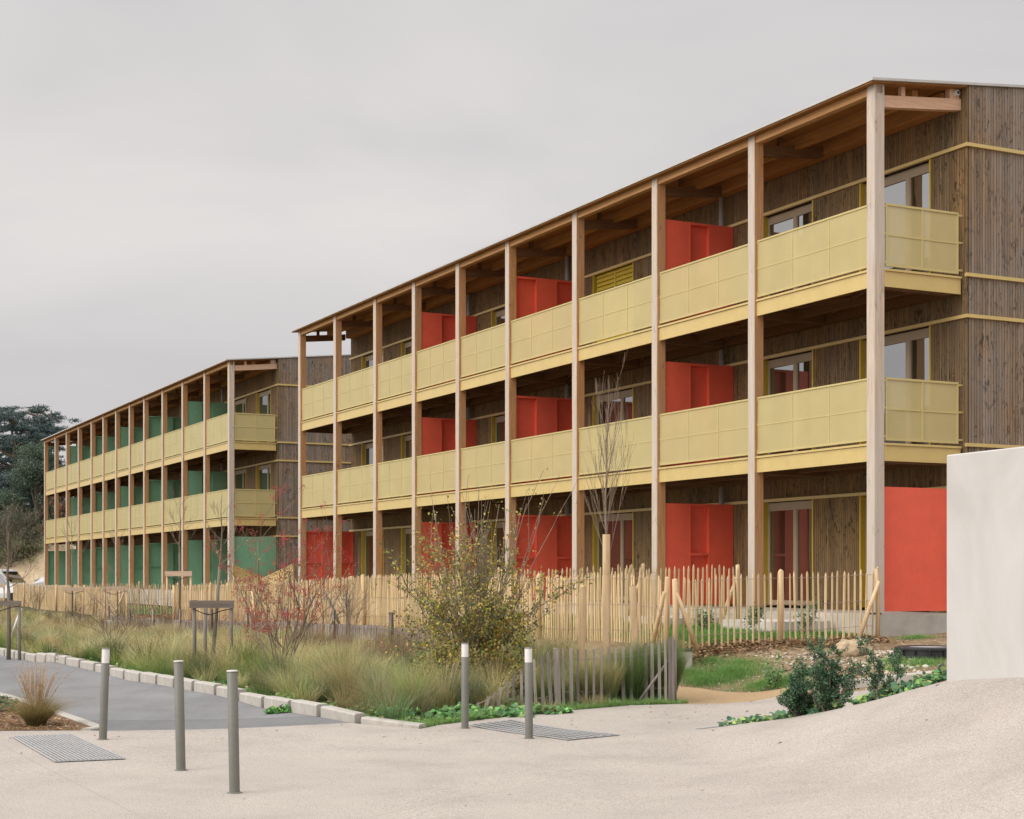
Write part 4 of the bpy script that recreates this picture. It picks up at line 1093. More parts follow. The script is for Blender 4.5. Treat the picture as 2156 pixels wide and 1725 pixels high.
# short grass patches and stones on the bank
def bank():
    acc = Acc()
    patches = [(1540,1425,.55,.20),(1480,1438,.45,.15),(1600,1448,.5,.12),(1660,1440,.4,.12),(1455,1420,.3,.1),(1560,1400,.35,.1),(1500,1395,.3,.10),(1930,1345,.3,.1),(1970,1330,.35,.12),(1880,1395,.3,.1),(1950,1400,.4,.1),(1850,1440,.3,.08),(1760,1375,.25,.07),(1690,1450,.3,.12),(1425,1460,.3,.18),(1890,1410,.25,.1)]
    for x, y, r, h in patches:
        c = gp(x, y, 18); n = int(2600*r*r*3.14*1.2); a = RNG.uniform(0, 6.28, n); rr = np.abs(RNG.normal(0, r*.55, n))
        P = np.stack([c.x+np.cos(a)*rr*1.25, c.y+np.sin(a)*rr*.8], 1); P = P[~inpoly(P, PAVE) & ~inpoly(P, SAND)]; n = len(P)
        acc.add(*blades(np.column_stack([P, gzs(P)]), RNG.uniform(0, 6.28, n), RNG.uniform(.2, 1, n), RNG.uniform(.4, 1, n)*h, RNG.uniform(.004, .007, n), pick(GREENB, n), pick([(.20,.40,.09),(.28,.45,.13)], n), 3))
    o = acc.build('grass', M['grass']); tag(o, 'patches of fresh green grass on the earth bank', 'grass', kind='stuff')
    # lawn behind the open fence
    acc = Acc(); a = np.array(P2(-.1,-3.8)); P = np.stack([RNG.uniform(-.1, 12, 26000), RNG.uniform(-3.75, -.1, 26000)], 1)
    wp = (np.array(P0)+P[:, :1]*np.array(E1)+P[:, 1:]*np.array(E2))*K
    n = len(wp); acc.add(*blades(np.column_stack([wp, gzs(wp)]), RNG.uniform(0, 6.28, n), RNG.uniform(.2, 1, n), RNG.uniform(.04, .09, n), RNG.uniform(.006, .010, n), pick(GREENB, n), pick([(.13,.36,.06),(.17,.40,.08)], n), 3))
    P = np.stack([RNG.uniform(35.8, 50, 9000), RNG.uniform(-3.75, -.1, 9000)], 1); wp = (np.array(P0)+P[:, :1]*np.array(E1)+P[:, 1:]*np.array(E2))*K
    n = len(wp); acc.add(*blades(np.column_stack([wp, gzs(wp)]), RNG.uniform(0, 6.28, n), RNG.uniform(.2, 1, n), RNG.uniform(.05, .12, n), RNG.uniform(.015, .025, n), pick(GREENB, n), pick([(.13,.36,.06),(.17,.40,.08)], n), 3))
    o = acc.build('lawn_grass', M['grass']); tag(o, 'mown green lawn in the gardens behind the fences', 'lawn', kind='stuff')
    # stones
    v = []; f = []; c = []; n0 = 0
    ico = [(0,0,1),(.89,0,.45),(.28,.85,.45),(-.72,.53,.45),(-.72,-.53,.45),(.28,-.85,.45),(.72,.53,-.45),(-.28,.85,-.45),(-.89,0,-.45),(-.28,-.85,-.45),(.72,-.53,-.45),(0,0,-1)]
    icf = [(0,1,2),(0,2,3),(0,3,4),(0,4,5),(0,5,1),(1,6,2),(2,7,3),(3,8,4),(4,9,5),(5,10,1),(6,7,2),(7,8,3),(8,9,4),(9,10,5),(10,6,1),(6,11,7),(7,11,8),(8,11,9),(9,11,10),(10,11,6)]
    ico = np.array(ico); icf = np.array(icf); N = 3600
    X = RNG.normal(5.3, 1.0, N); Y = RNG.uniform(20.9, 24.3, N); u_ = RNG.random(N); X = np.where(u_ < .25, RNG.uniform(2.8, 8, N), X)
    P = np.stack([X, Y], 1); P = P[~inpoly(P, PAVE) & ~inpoly(P, SAND)]; z = gzs(P); N = len(P)
    s = RNG.lognormal(-4.25, .55, N)
    R3 = RNG.uniform(.6, 1.3, (N, 12, 3)); V = ico[None]*R3*s[:, None, None]; V[:, :, 2] *= .6
    V[:, :, 0] += P[:, :1]; V[:, :, 1] += P[:, 1:]; V[:, :, 2] += (z+s*.15)[:, None]
    Q = (icf[None]+np.arange(N)[:, None, None]*12).reshape(-1, 3)
    C = np.repeat(pick([(.52,.44,.34),(.42,.34,.25),(.60,.54,.46),(.36,.27,.18)], N, .12, .03), 12, 0)
    o = np_mesh('gravel', V.reshape(-1, 3), Q, C, M['stonev']); tag(o, 'loose stones and rubble scattered on the earth bank', 'gravel', kind='stuff')
def stone_mat():
    m = NT('loose_stones'); a = m.attr('hue'); n = m.noise(m.coord(), 40, 4); m.bsdf(m.mix(.5, a.outputs['Color'], m.ramp(n, [(.3, .6), (.7, 1.1)]), 'MULTIPLY'), .95, .1); return m.mat
M['stonev'] = stone_mat()
bank()

def litter(name, label, fn, n, size, pal, cat='leaf litter', lift=.02):
    P = fn(n); z = gzs(P)+RNG.uniform(.004, lift, len(P)); v, q, c = leaves(np.column_stack([P, z]), RNG.uniform(size[0], size[1], len(P)), pick(pal, len(P), .25, .05), 1.2, .55)
    o = np_mesh(name, v, q, c, M['leaf']); tag(o, label, cat, kind='stuff'); return o
BROWN = [(.32,.19,.09),(.24,.13,.06),(.42,.27,.14),(.16,.09,.05),(.46,.33,.20)]
def _f(n):
    s = RNG.uniform(-3.9, -.3, n); t = RNG.normal(-.45, .22, n); return (np.array(P0)+t[:, None]*np.array(E1)+s[:, None]*np.array(E2))*K
litter('leaf_litter', 'brown fallen leaves along the foot of the open corner fence', _f, 3600, (.04,.09), BROWN, lift=.06)
def _f(n):
    m_ = np.array([(-4.9,17.95),(-5.5,19.3),(-6.1,20.6),(-9,20.5),(-9,17.6),(-6.2,17.75)]); P = np.stack([RNG.uniform(-9, -4.8, n*3), RNG.uniform(17.5, 20.8, n*3)], 1); P = P[inpoly(P, [tuple(q) for q in m_])]; return P[:n]
litter('bark_mulch', 'brown bark chips covering the small bed beside the road', _f, 7000, (.025,.065), BROWN, 'mulch', .03)
def _f(n):
    t = RNG.uniform(29, 35.2, n); u = RNG.uniform(-5.2, -3.4, n); return (np.array(P0)+t[:, None]*np.array(E1)+u[:, None]*np.array(E2))*K
litter('leaf_litter', 'rust coloured mulch heaped in the gap between the two long fences', _f, 5000, (.08,.18), BROWN, lift=.10)
def _f(n):
    P = np.stack([RNG.uniform(-6, 4, n*6), RNG.uniform(9.5, 21.5, n*6)], 1); P = P[inpoly(P, PAVE)]
    k = RNG.random(len(P)) < .10+.9*(P[:, 1] > 16.6); return P[k][:n]
litter('fallen_leaves', 'a few dry leaves blown across the pale pavement', _f, 190, (.025,.06), BROWN, lift=.02)
sheetm = sheet('mulch_bed', MULCHBED, M['mulch'], .012, .6)

# ornamental grass tuft at left
def plume_grass():
    c = gp(76, 1530); root = empty('grass_clump', c); tag(root, 'feathery tan plume grass growing in the mulch bed by the road', 'ornamental grass')
    acc = Acc(); z = c.z
    n = 2200; a = RNG.uniform(0, 6.28, n); rr = np.sqrt(RNG.random(n))*.10
    b = np.stack([np.cos(a)*rr, np.sin(a)*rr, np.full(n, 0)], 1)
    acc.add(*blades(b, a+RNG.normal(0,.3,n), RNG.uniform(.1,1.5,n), RNG.uniform(.2,.52,n), RNG.uniform(.003,.006,n), pick([(.20,.17,.06),(.14,.13,.05)], n), pick([(.46,.33,.15),(.40,.30,.13),(.30,.26,.09)], n), 5, 1.8))
    acc.build('leaves', M['grass'], root)
    acc = Acc(); n = 80; a = RNG.uniform(0, 6.28, n); b = np.stack([np.cos(a)*.05, np.sin(a)*.05, np.zeros(n)], 1)
    ln = np.abs(RNG.normal(0,.22,n)); h = RNG.uniform(.45,.84,n)
    acc.add(*blades(b, a, ln, h, np.full(n,.006), pick([(.35,.25,.12)], n), pick([(.50,.36,.20)], n), 5, 1.6))
    # feathery heads
    for i in range(n):
        m = 60; s = RNG.uniform(.55, 1.0, m); hx = ln[i]*h[i]*s**1.6; up = h[i]*s*(1-.28*ln[i]*s)
        p = np.stack([b[i,0]+math.cos(a[i])*hx, b[i,1]+math.sin(a[i])*hx, up], 1)
        acc.add(*blades(p, RNG.uniform(0,6.28,m), RNG.uniform(.2,.7,m), RNG.uniform(.02,.05,m), np.full(m,.004), pick([(.52,.38,.24)], m), pick([(.60,.46,.32)], m), 3))
    acc.build('plumes', M['grass'], root)
plume_grass()
def blue_plant():
    c = gp(-5, 1500); c.x -= .0; root_acc = Acc()
    n = 260; a = RNG.uniform(0,6.28,n); r = np.sqrt(RNG.random(n))*.28; P = np.stack([np.cos(a)*r, np.sin(a)*r*.7, RNG.uniform(.04,.26,n)*(1.1-r/.3*.6)], 1)
    v, q, cc = leaves(P, RNG.uniform(.05,.10,n), pick([(.07,.17,.10),(.10,.22,.13),(.05,.12,.07)], n), .8, .5)
    o = np_mesh('leafy_plant', v, q, cc, M['leaf']); o.location = c; tag(o, 'blue green broad leaved plant at the left edge of the mulch bed', 'plant')
blue_plant()

# dark green grass clump behind the grey stakes
def dark_clump():
    ctr = [(1.15,21.15,.66,.26),(1.62,21.5,.80,.26),(1.95,21.8,.92,.24),(2.16,21.85,.88,.12),(1.2,20.95,.55,.2),(2.05,21.0,.6,.2)]
    for i, (x, y, h, r) in enumerate(ctr[:4]):
        root = empty('grass_clump', (x, y, gz(x, y)))
        tag(root, ['low olive grass clump behind the middle of the grey stake row','dark green grass clump behind the right half of the stake row','tallest dark green grass clump at the right end of the stake row','slim dark grass clump against the end stake'][i], 'grass clump', 'green grass clumps behind the grey stakes')
        acc = Acc(); n = 5200; a = RNG.uniform(0,6.28,n); rr = np.sqrt(RNG.random(n))*r
        b = np.stack([np.cos(a)*rr, np.sin(a)*rr, np.zeros(n)-.02], 1)
        acc.add(*blades(b, a+RNG.normal(0,.5,n), RNG.uniform(.03,.42,n), h*RNG.uniform(.5,1.05,n), RNG.uniform(.0035,.006,n), pick([(.05,.12,.035),(.08,.16,.045)], n), pick([(.16,.25,.07),(.30,.31,.11),(.12,.22,.06)] if i else STRAW+OLIVE, n), 5, 1.9))
        acc.build('blades', M['grass'], root)
dark_clump()

# ------------------------------------------------------------------ shrubs
def evergreen(x, y, h, w, label, seed, density=1.0):
    rd = random.Random(seed); z = gz(x, y); root = empty('evergreen_shrub', (x, y, z-.03)); tag(root, label, 'shrub', 'dark evergreen shrubs behind the pavement crest')
    m = MB(); allp = []; tips = []
    for k in range(13 if density >= 1 else 4):
        a = 2.4*k; d = Vector((math.cos(a)*w*rd.uniform(.2,1.5), math.sin(a)*.6*w, 1)).normalized()
        f = (1.0, .8, .9, .55, .7, .45)[k % 6]*rd.uniform(.8, 1.05)
        grow(m, Vector((rd.gauss(0,.03), rd.gauss(0,.03), 0)), d, h*.60*f, .009, 3 if f > .6 else 2, rd, tips, .8, (3,4), .55, .20, 5, .14, .08, allp)
    m.build('stems', M['bark'], root)
    pts = [p for p, dp in allp if dp <= 1]
    C = np.array([tuple(p) for p in pts]); C = C[(C[:, 2] > .03) & (C[:, 2] < h*1.1) & (np.abs(C[:, 0]) < w*.75)]
    per = int(4*density)+2; C = np.repeat(C, per, 0)+RNG.normal(0, .017, (len(C)*per, 3))
    v, q, c = leaves(C, RNG.uniform(.020,.038,len(C)), pick([(.055,.12,.06),(.085,.17,.085),(.04,.09,.05),(.13,.23,.11)], len(C), .25), .2, .5)
    np_mesh('foliage', v, q, c, M['leaf'], root); return len(C)
evergreen(3.30, 16.40, .95, .62, 'large bushy dark evergreen shrub behind the pavement crest', 5)
evergreen(3.06, 16.70, .66, .42, 'left side dark evergreen merging with the large bushy one', 9)
evergreen(3.74, 15.72, .68, .34, 'thin open evergreen shrub near the rendered wall', 12, .6)

def leafy_shrub(name, x, y, label, seed, h, spread, nstem, r0, mats, leafpal, leafn, leafsize, zmax=9, berries=0, depth=3, droop=.12, cat='shrub', grp=None, start=.3, leafdrop=.35, twigs=0, kids=(2,4), sq=1.0, shrink=.66, low=0):
    rd = random.Random(seed); z = gz(x, y); root = empty(name, (x, y, z-.02)); tag(root, label, cat, grp)
    m = MB(); allp = []; tips = []
    for k in range(nstem):
        a = 2*math.pi*(k+rd.random()*.8)/nstem; s = spread*rd.uniform(.15, 1.0)
        d = Vector((math.cos(a)*s, math.sin(a)*s*.8, 1)).normalized()
        grow(m, Vector((math.cos(a)*.05, math.sin(a)*.05, 0)), d, h*.58*rd.uniform(.75,1.1)*sq, r0*rd.uniform(.7,1.1), depth, rd, tips, .62, kids, shrink, droop, 5, .13, start, allp)
    for k in range(twigs):
        a = rd.uniform(0, 6.28); s = spread*rd.uniform(0, .62 if low else .75); d = Vector((math.cos(a)*s, math.sin(a)*s, 1)).normalized(); L = h*rd.uniform(.75, 1.12)*(1.2 if low else 1)
        grow(m, Vector((0, 0, 0)), d, L, .0115 if low else .007, 1, rd, tips, .35, (1,3), .28, .2, 4, .07, .5, allp)
    m.build('branches', mats, root)
    C = np.array([tuple(p) for p, dp in allp if dp <= 1])
    if leafn and len(C):
        Z = C[:, 2]; keep = C[(Z < zmax) & (RNG.random(len(C)) < np.clip(1-leafdrop*(Z/zmax)**1.5, .02, 1))]
        idx = RNG.integers(0, len(keep), leafn); P = keep[idx]+RNG.normal(0, .035, (leafn, 3))
        v, q, c = leaves(P, RNG.uniform(*leafsize, leafn), pick(leafpal, leafn, .25), .3, .65); np_mesh('foliage', v, q, c, M['leaf'], root)
    if low:
        nc = low//40+1; a = RNG.uniform(0,6.28,nc); zc = np.abs(RNG.normal(.55,.42,nc)); r_ = np.sqrt(RNG.random(nc))*(.85-.22*zc); P = np.repeat(np.stack([np.cos(a)*r_*1.1, np.sin(a)*r_, zc], 1), 40, 0)[:low]+RNG.normal(0,.06,(low,3))
        tp = np.array([tuple(p_) for p_, d_ in allp if p_.z > h*.75]); tp = tp[RNG.integers(0, len(tp), 420)]+RNG.normal(0,.025,(420,3)); P = np.concatenate([P, tp]); low += 420
        v, q, c = leaves(P, RNG.uniform(*leafsize, low), pick(leafpal, low, .25), .3, .65); np_mesh('foliage', v, q, c, M['leaf'], root)
    if berries:
        idx = RNG.integers(0, len(tips), berries//5); B = MB()
        for i in idx:
            p = tips[i][0]
            for j in range(rd.randint(2, 7)):
                q = p+Vector((rd.gauss(0,.028), rd.gauss(0,.028), rd.gauss(-.01,.028))); s = rd.uniform(.0055, .009)
                B.add([q+Vector(w)*s for w in ((0,0,1),(1,0,0),(0,1,0),(-1,0,0),(0,-1,0),(0,0,-1))], [(0,1,2),(0,2,3),(0,3,4),(0,4,1),(5,2,1),(5,3,2),(5,4,3),(5,1,4)], 0, rd.random())
        B.build('berries', M['berry'], root, True)
    return root
M['berry'] = paint('red_berries', (.44,.045,.045), .4, .3, .5)
b = gp(594, 1412, 20)
leafy_shrub('berry_shrub', -3.55, 24.3, 'leggy shrub dotted with small red berries beside the staked tree', 31, 2.75, .68, 10, .015, M['twig'], [(.30,.28,.06),(.22,.22,.06),(.35,.20,.06)], 260, (.035,.06), 3, 6000, 3, .14, grp='shrubs in the planting bed', start=.25, twigs=5)
leafy_shrub('autumn_shrub', -.50, 21.9, 'large autumn shrub with yellow green leaves and bare upper twigs', 44, 2.2, .74, 12, .020, M['twig'], [(.36,.33,.08),(.42,.34,.08),(.18,.23,.065),(.34,.21,.08),(.56,.44,.07),(.11,.16,.055)], 8200, (.028,.058), 2.9, 0, 3, .10, grp='shrubs in the planting bed', leafdrop=.93, twigs=36, kids=(3,4), low=9500)
# bare shrubs further left
SH = [(280,1340,1.6,'bare crooked shrub in front of the pale plank tree frame',.55), (228,1370,1.7,'bare spreading shrub between two pale plank frames',.7), (75,1300,1.5,'dense leafless shrub against the golden fence at the far left',.55),
      (165,1320,1.2,'low leafless shrub at the foot of the golden fence',.5), (352,1330,1.0,'reddish leafless shrub in front of the gap between the fences',.6), (540,1320,1.3,'leafless twiggy shrub behind the red berry shrub',.6), (735,1345,1.5,'tall leafless twigs between the berry shrub and the autumn shrub',.5)]
for i, (x, y, h, lab, s) in enumerate(SH):
    g = gp(x, y, 22); leafy_shrub('bare_shrub', g.x, g.y, lab, 60+i, h*1.05, s, 6, .014, M['twig'], [(.3,.25,.06)], 40, (.04,.07), 3, 0, 2, .12, grp='leafless shrubs in the planting bed', start=.25, twigs=4, kids=(3,5))
g = gp(718, 1325, 20)
m = MB(); top = at(682, 1243, g.y); m.tube([g-g, (top-g)*.5+Vector((.03,0,0)), top-g], [.035,.032,.024], 8)
leafy_shrub('bare_shrub', g.x-.35, g.y+.1, 'leaning pale stem with a few bare twigs beside the berry shrub', 71, 1.5, .5, 3, .02, M['twig'], [(.3,.25,.06)], 20, (.04,.07), 3, 0, 2, .15, grp='leafless shrubs in the planting bed', twigs=3)
o = m.build('leaning_stake', M['post'], None, True); o.location = g; tag(o, 'thick pale stake leaning left between the berry shrub and the autumn shrub', 'stake', 'leaning stakes in the bed')
g = gp(20, 1350, 20); top = at(45, 1281, g.y); m = MB(); m.tube([(0,0,-.05), (top-g)*.5, top-g], [.035,.035,.032], 8, 0, .9); o = m.build('leaning_stake', M['white'], None, True); o.location = g; tag(o, 'white leaning stake in the dry grass at the far left', 'stake', 'leaning stakes in the bed')
g = gp(598, 1412, 20); m = MB(); m.tube([(0,0,-.05), (-.03,0,.3), (-.05,0,.55)], [.035,.033,.028], 8); o = m.build('leaning_stake', M['peeled'], None, True); o.location = g; tag(o, 'pale cut stake standing inside the red berry shrub', 'stake', 'leaning stakes in the bed')

g = gp(1627, 1452, 18)
leafy_shrub('tall_weed', g.x, g.y, 'tall thin green weed with drooping leaves standing on the bank left of the evergreens', 81, .62, .22, 3, .006, M['bark'], [(.16,.30,.10),(.24,.38,.14),(.12,.24,.08)], 260, (.03,.075), .5, 0, 1, .1, cat='weed', start=.1, leafdrop=.5)
g = gp(124, 1396, 24)
leafy_shrub('tall_weed', g.x+.05, g.y, 'dark ragged weed growing over the kerb at the left', 82, .36, .5, 4, .006, M['bark'], [(.16,.20,.09),(.24,.20,.10)], 160, (.03,.06), .4, 0, 1, .1, cat='weed', start=.1, leafdrop=.3)
for i, (t, u, h, lab) in enumerate([(1.0,-1.6,.62,'small green bush behind the open corner fence, right of the middle post'), (2.0,-1.9,.5,'thin young bush behind the open corner fence beside the garden step'), (.7,-.8,.7,'narrow leafy bush behind the open fence near the corner column')]):
    w = W(t, u); leafy_shrub('garden_shrub', w.x, w.y, lab, 85+i, h, .3, 5, .008, M['bark'], [(.10,.20,.08),(.16,.28,.11),(.07,.15,.06)], 420, (.03,.055), .8, 0, 2, .2, grp='young bushes behind the open corner fence', start=.15, leafdrop=.3)
w = W(29.6, -5.0); m = MB(); m.box(-.9, .9, -.3, .3, -.1, .10); o = m.build('concrete_slab', M['concwhite']); o.location = (w.x, w.y, gz(w.x, w.y)); o.rotation_euler = (0, 0, .25)
tag(o, 'flat pale concrete slab lying in front of the mulch heap between the long fences', 'slab')

# ------------------------------------------------------------------ young staked trees
def young_tree(x, y, h, trunk_h, r, label, seed, grp, lean=(0,0), crown=.25, fine=10, parent_loc=None, depth=3, upright=.5):
    rd = random.Random(seed); z = gz(x, y); root = empty('young_tree', (x, y, z-.02)); tag(root, label, 'tree', grp)
    m = MB(); top = Vector((lean[0], lean[1], trunk_h))
    m.tube([(0,0,-.05), top*.5+Vector((.01,0,0)), top], [r, r*.85, r*.75], 8); m.build('trunk', M['bark'], root, True)
    m = MB(); tips = []; allp = []; H = h-trunk_h
    lead = [top]
    for i in range(8): lead.append(lead[-1]+Vector((rd.gauss(0,.012), rd.gauss(0,.012), H/8)))
    m.tube(lead, [r*.6*(1-.88*i/8) for i in range(9)], 6, 0, rd.random())
    for k in range(fine):
        f = (k+.3)/fine*.78; i = min(7, int(f*8)); base = lead[i]+(lead[i+1]-lead[i])*(f*8-i)
        a = k*2.4+rd.uniform(-.4,.4); d = Vector((math.cos(a), math.sin(a), rd.uniform(1.1, 1.9)/crown*.32)).normalized()
        grow(m, base, d, H*rd.uniform(.30,.44)*(1-f*.5), r*.19*(1-f*.6), depth-1, rd, tips, .24 if crown < .4 else .34, (3,4), .55, .34, 4, .05, .15, allp)
    m.build('crown', M['twig'], root); return root
g1 = Vector((1.39, 23.1)); 
young_tree(g1.x, g1.y, 4.5, 1.75, .036, 'slender leafless young tree with upright crown in front of the red block', 3, 'young staked trees', crown=.17, fine=19)
def post_thing(x, y, h, r, label, mat, seed, cat='tree stake', grp='stakes around the slender tree'):
    rd = random.Random(seed); m = MB(); z = gz(x, y); m.tube([(0,0,-.1), (rd.gauss(0,.01),0,h*.5), (rd.gauss(0,.015),0,h-.015), (0,0,h)], [r, r*.97, r*.95, r*.7], 12, 0, rd.random())
    o = m.build('tree_stake', mat, None, False); o.location = (x, y, z); tag(o, label, cat, grp)
    return o
kk = 23.0/F
post_thing((1223-CX)*kk*1.0, 22.95, 1.45, .055, 'round peeled stake left of the slender leafless tree', M['peeled'], 1)
post_thing((1333-CX)*kk*1.0, 22.95, 1.48, .055, 'round peeled stake right of the slender leafless tree', M['peeled'], 2)
# trunk wrap
z = gz(g1.x, g1.y); m = MB(); m.lathe([(.058, 0), (.060, .5), (.056, 1.2), (.057, CAMZ+87*kk-z), (.05, CAMZ+87*kk-z)], 14); o = m.build('trunk_wrap', M['peeled'], None, False); o.location = (g1.x, g1.y, z); tag(o, 'reed mat wrapped round the trunk of the slender leafless tree', 'trunk wrap')
def tree_frame(x0, x1, ytop, Y, bh, label, beam, n_posts, seed, angled=False, strap=True):
    a = at(x0, ytop, Y); b = at(x1, ytop, Y+(0 if not angled else .25)); ztop = a.z; g = gz((a.x+b.x)/2, Y)
    root = empty('tree_support', (a.x, a.y, g)); tag(root, label, 'tree support', 'timber tree support frames')
    L = b.x-a.x; H = ztop-g; rd = random.Random(seed)
    m = MB(); m.box(0, L, -.03, .0, H-bh, H, 0, rd.random()); m.build('crossbeam', M[beam], root)
    if angled: m = MB(); m.box(-.02, .0, -.03, .55, H-bh, H); m.build('crossbeam', M[beam], root)
    ps = [(.05, .05), (L-.05, .05)]+([(.18, .45)] if n_posts > 2 else [])
    for (px_, py_) in ps:
        m = MB(); m.tube([(px_, py_, -.12), (px_+rd.gauss(0,.01), py_, H*.5), (px_, py_, H-.01)], [.036,.034,.032], 10, 0, rd.random()); m.build('post', M['post'] if beam == 'greybeam' else M['peeled'], root, True)
    if strap:
        m = MB(); pts = [(.05+(L*.45-.05)*k/6, .04+.01*k, H-bh-.02-.10*math.sin(math.pi*.5*k/6)) for k in range(7)]+[(L*.45+(L*.5)*k/6, .08-.005*k, H-bh-.12+.10*math.sin(math.pi*.5*k/6)) for k in range(1, 7)]
        m.tube(pts, .010, 6); m.build('strap', M['strap'], root)
    return root
tree_frame(401.5, 498, 1264.6, 27.9, .135, 'dark grey plank tree support with three round posts beside the berry shrub', 'greybeam', 3, 1, True)
t2 = at(445, 1410, 28.1); young_tree(t2.x, t2.y, 3.15, 1.85, .038, 'young leafless tree tied to the dark grey plank support', 8, 'young staked trees', lean=(.15,0), crown=.6, fine=9)
tree_frame(347.5, 404.5, 1202.8, 47, .15, 'pale plank tree support standing in the gap between the two long fences', 'pinkbeam', 2, 2)
t3 = at(378, 1290, 47.3); young_tree(t3.x, t3.y, 4.2, 2.2, .04, 'young leafless tree in the pale support between the fences', 9, 'young staked trees', crown=.6, fine=9)
tree_frame(216.8, 269.5, 1235, 51, .14, 'right one of two pale plank tree supports before the golden fence', 'pinkbeam', 2, 3)
t4 = at(247, 1290, 51.3); young_tree(t4.x, t4.y, 3.4, 1.5, .035, 'young leafless tree in the right one of two pale supports before the golden fence', 10, 'young staked trees', crown=.7, fine=9)
tree_frame(133.8, 176.8, 1236.6, 62, .15, 'left one of two pale plank tree supports before the golden fence', 'pinkbeam', 2, 4)
t5 = at(152, 1290, 62.3); young_tree(t5.x, t5.y, 4.4, 2.0, .04, 'young leafless tree in the left one of two pale supports before the golden fence', 11, 'young staked trees', crown=.5, fine=9)
tree_frame(-42, 45, 1265, 33, .10, 'grey plank tree support at the left edge of the photo', 'greybeam', 2, 5)
t6 = at(18, 1360, 33.2); young_tree(t6.x, t6.y, 3.1, 1.5, .05, 'young leafless tree in the grey support at the left edge', 12, 'young staked trees', crown=.8, fine=8)
tree_frame(-45, 10.5, 1229.5, 62, .15, 'pale plank tree support cut by the left edge of the photo', 'pinkbeam', 2, 6, strap=False)

# ------------------------------------------------------------------ background
def mound():
    nr, na = 26, 48; v = []; f = []
    from mathutils import noise
    for i in range(nr+1):
        for k in range(na):
            r = i/nr; a = 2*math.pi*k/na
            x = math.cos(a)*r*7.5; y = math.sin(a)*r*7
            h = 4.3*max(0, 1-r)**.9*(1-.15*math.exp(-((r)/.12)**2)); h += noise.noise(Vector((x*.35, y*.35, 2)))*.5*(r < .97)*(1-r)+noise.noise(Vector((x*1.2, y*1.2, 5)))*.22*(r < .95)
            v.append((x, y, h-.05))
    for i in range(nr):
        for k in range(na): f.append((i*na+k, i*na+(k+1) % na, (i+1)*na+(k+1) % na, (i+1)*na+k))
    m = MB(); m.add(v, f); o = m.build('earth_mound', M['mound'], None, True); o.location = (-31.0, 108, .25)
    tag(o, kind='structure')
mound()
HZC = (.30,.33,.34)
def tree_crown(acc, blobs, n, size, pal, flat=0.3, shell=.55, sz=.6):
    tot = sum(b[3]*b[4]*b[5] for b in blobs)
    for (x, y, z, rx, ry, rz) in blobs:
        k = int(n*rx*ry*rz/tot)+20; d = RNG.normal(size=(k, 3)); d /= np.linalg.norm(d, axis=1)[:, None]; r = RNG.uniform(shell, 1.05, (k, 1))
        P = d*r*np.array([rx, ry, rz])+np.array([x, y, z]); acc.add(*leaves(P, RNG.uniform(size*.6, size*1.3, k), pick(pal, k, .3, .08), flat, sz))
def big_tree(name, x, y, label, h, kind, pal, seed, w=5, trunk=.4, grp='trees beyond the green block', n=9000):
    rd = random.Random(seed); root = empty(name, (x, y, .3)); tag(root, label, 'tree', grp)
    m = MB(); acc = Acc(); lx = rd.uniform(-.5,.5)
    m.tube([(0,0,-.2), (lx*.3,0,h*.4), (lx*.6,0,h*.75), (lx,0,h*.97)], [trunk, trunk*.75, trunk*.4, .06], 8)
    blobs = []
    if kind == 'cedar':
        nb = 36
        for k in range(nb):
            f = .34+.64*k/nb; a = rd.uniform(0, 6.28); L = w*(1.15-f*.75)*rd.uniform(.55, 1.15); z0 = h*f
            e = Vector((math.cos(a)*L, math.sin(a)*L, z0+rd.uniform(.02,.16)*L)); mid = Vector((math.cos(a)*L*.5, math.sin(a)*L*.5, z0+rd.uniform(.05,.2)*L))
            m.tube([(0,0,z0-.2), mid, e], [.13, .09, .03], 5, 0, rd.random())
            for j in range(11):
                q = mid+(e-mid)*rd.uniform(-.7, 1.1); blobs.append((q.x+rd.gauss(0,.45), q.y+rd.gauss(0,.45), q.z+rd.gauss(.05,.16), rd.uniform(.25,.8), rd.uniform(.25,.8), rd.uniform(.08,.26)))
        tree_crown(acc, blobs, int(n*1.5), .165, pal, .3, .0, .35)
    elif kind == 'round':
        for k in range(46):
            a = rd.uniform(0,6.28); f = rd.random(); r = w*.5*math.sin(math.pi*min(1,f*.85+.12))*rd.uniform(.35,1.0)
            z0 = h*(.38+.60*f); c_ = Vector((math.cos(a)*r, math.sin(a)*r, z0)); s = rd.uniform(.45,1.15)*w*.16
            if k % 2 == 0: m.tube([(0,0,z0*.7), c_*.6+Vector((0,0,z0*.35)), c_], [.12,.07,.03], 5, 0, rd.random())
            blobs.append((c_.x, c_.y, c_.z, s*1.25, s*1.25, s*.75))
        tree_crown(acc, blobs, int(n*2.6), .145, pal, .2, .3, .4)
    elif kind == 'bare':
        tips = []
        for k in range(14):
            a = rd.uniform(0,6.28); grow(m, Vector((0,0,h*rd.uniform(.15,.6))), Vector((math.cos(a)*.8, math.sin(a)*.8, 1)).normalized(), h*.33, .07, 3, rd, tips, .6, (3,4), .62, .1, 4, .16, .25)
        C = np.array([tuple(t[0]) for t in tips]); C = np.repeat(C, 3, 0)+RNG.normal(0,.12,(len(C)*3,3)); acc.add(*leaves(C, RNG.uniform(.08,.2,len(C)), pick(pal, len(C)), 0, .5))
    m.build('trunk', M['bark'], root)
    acc.build('crown', M['leaf'], root); return root
DKG_HAZE = [(.075,.115,.115),(.095,.14,.13),(.065,.10,.10),(.12,.16,.145)]  # conifer greens lightened and blued, distance haze put into the colour
MDG = [(.08,.125,.085),(.105,.15,.095),(.065,.10,.075),(.13,.17,.105)]
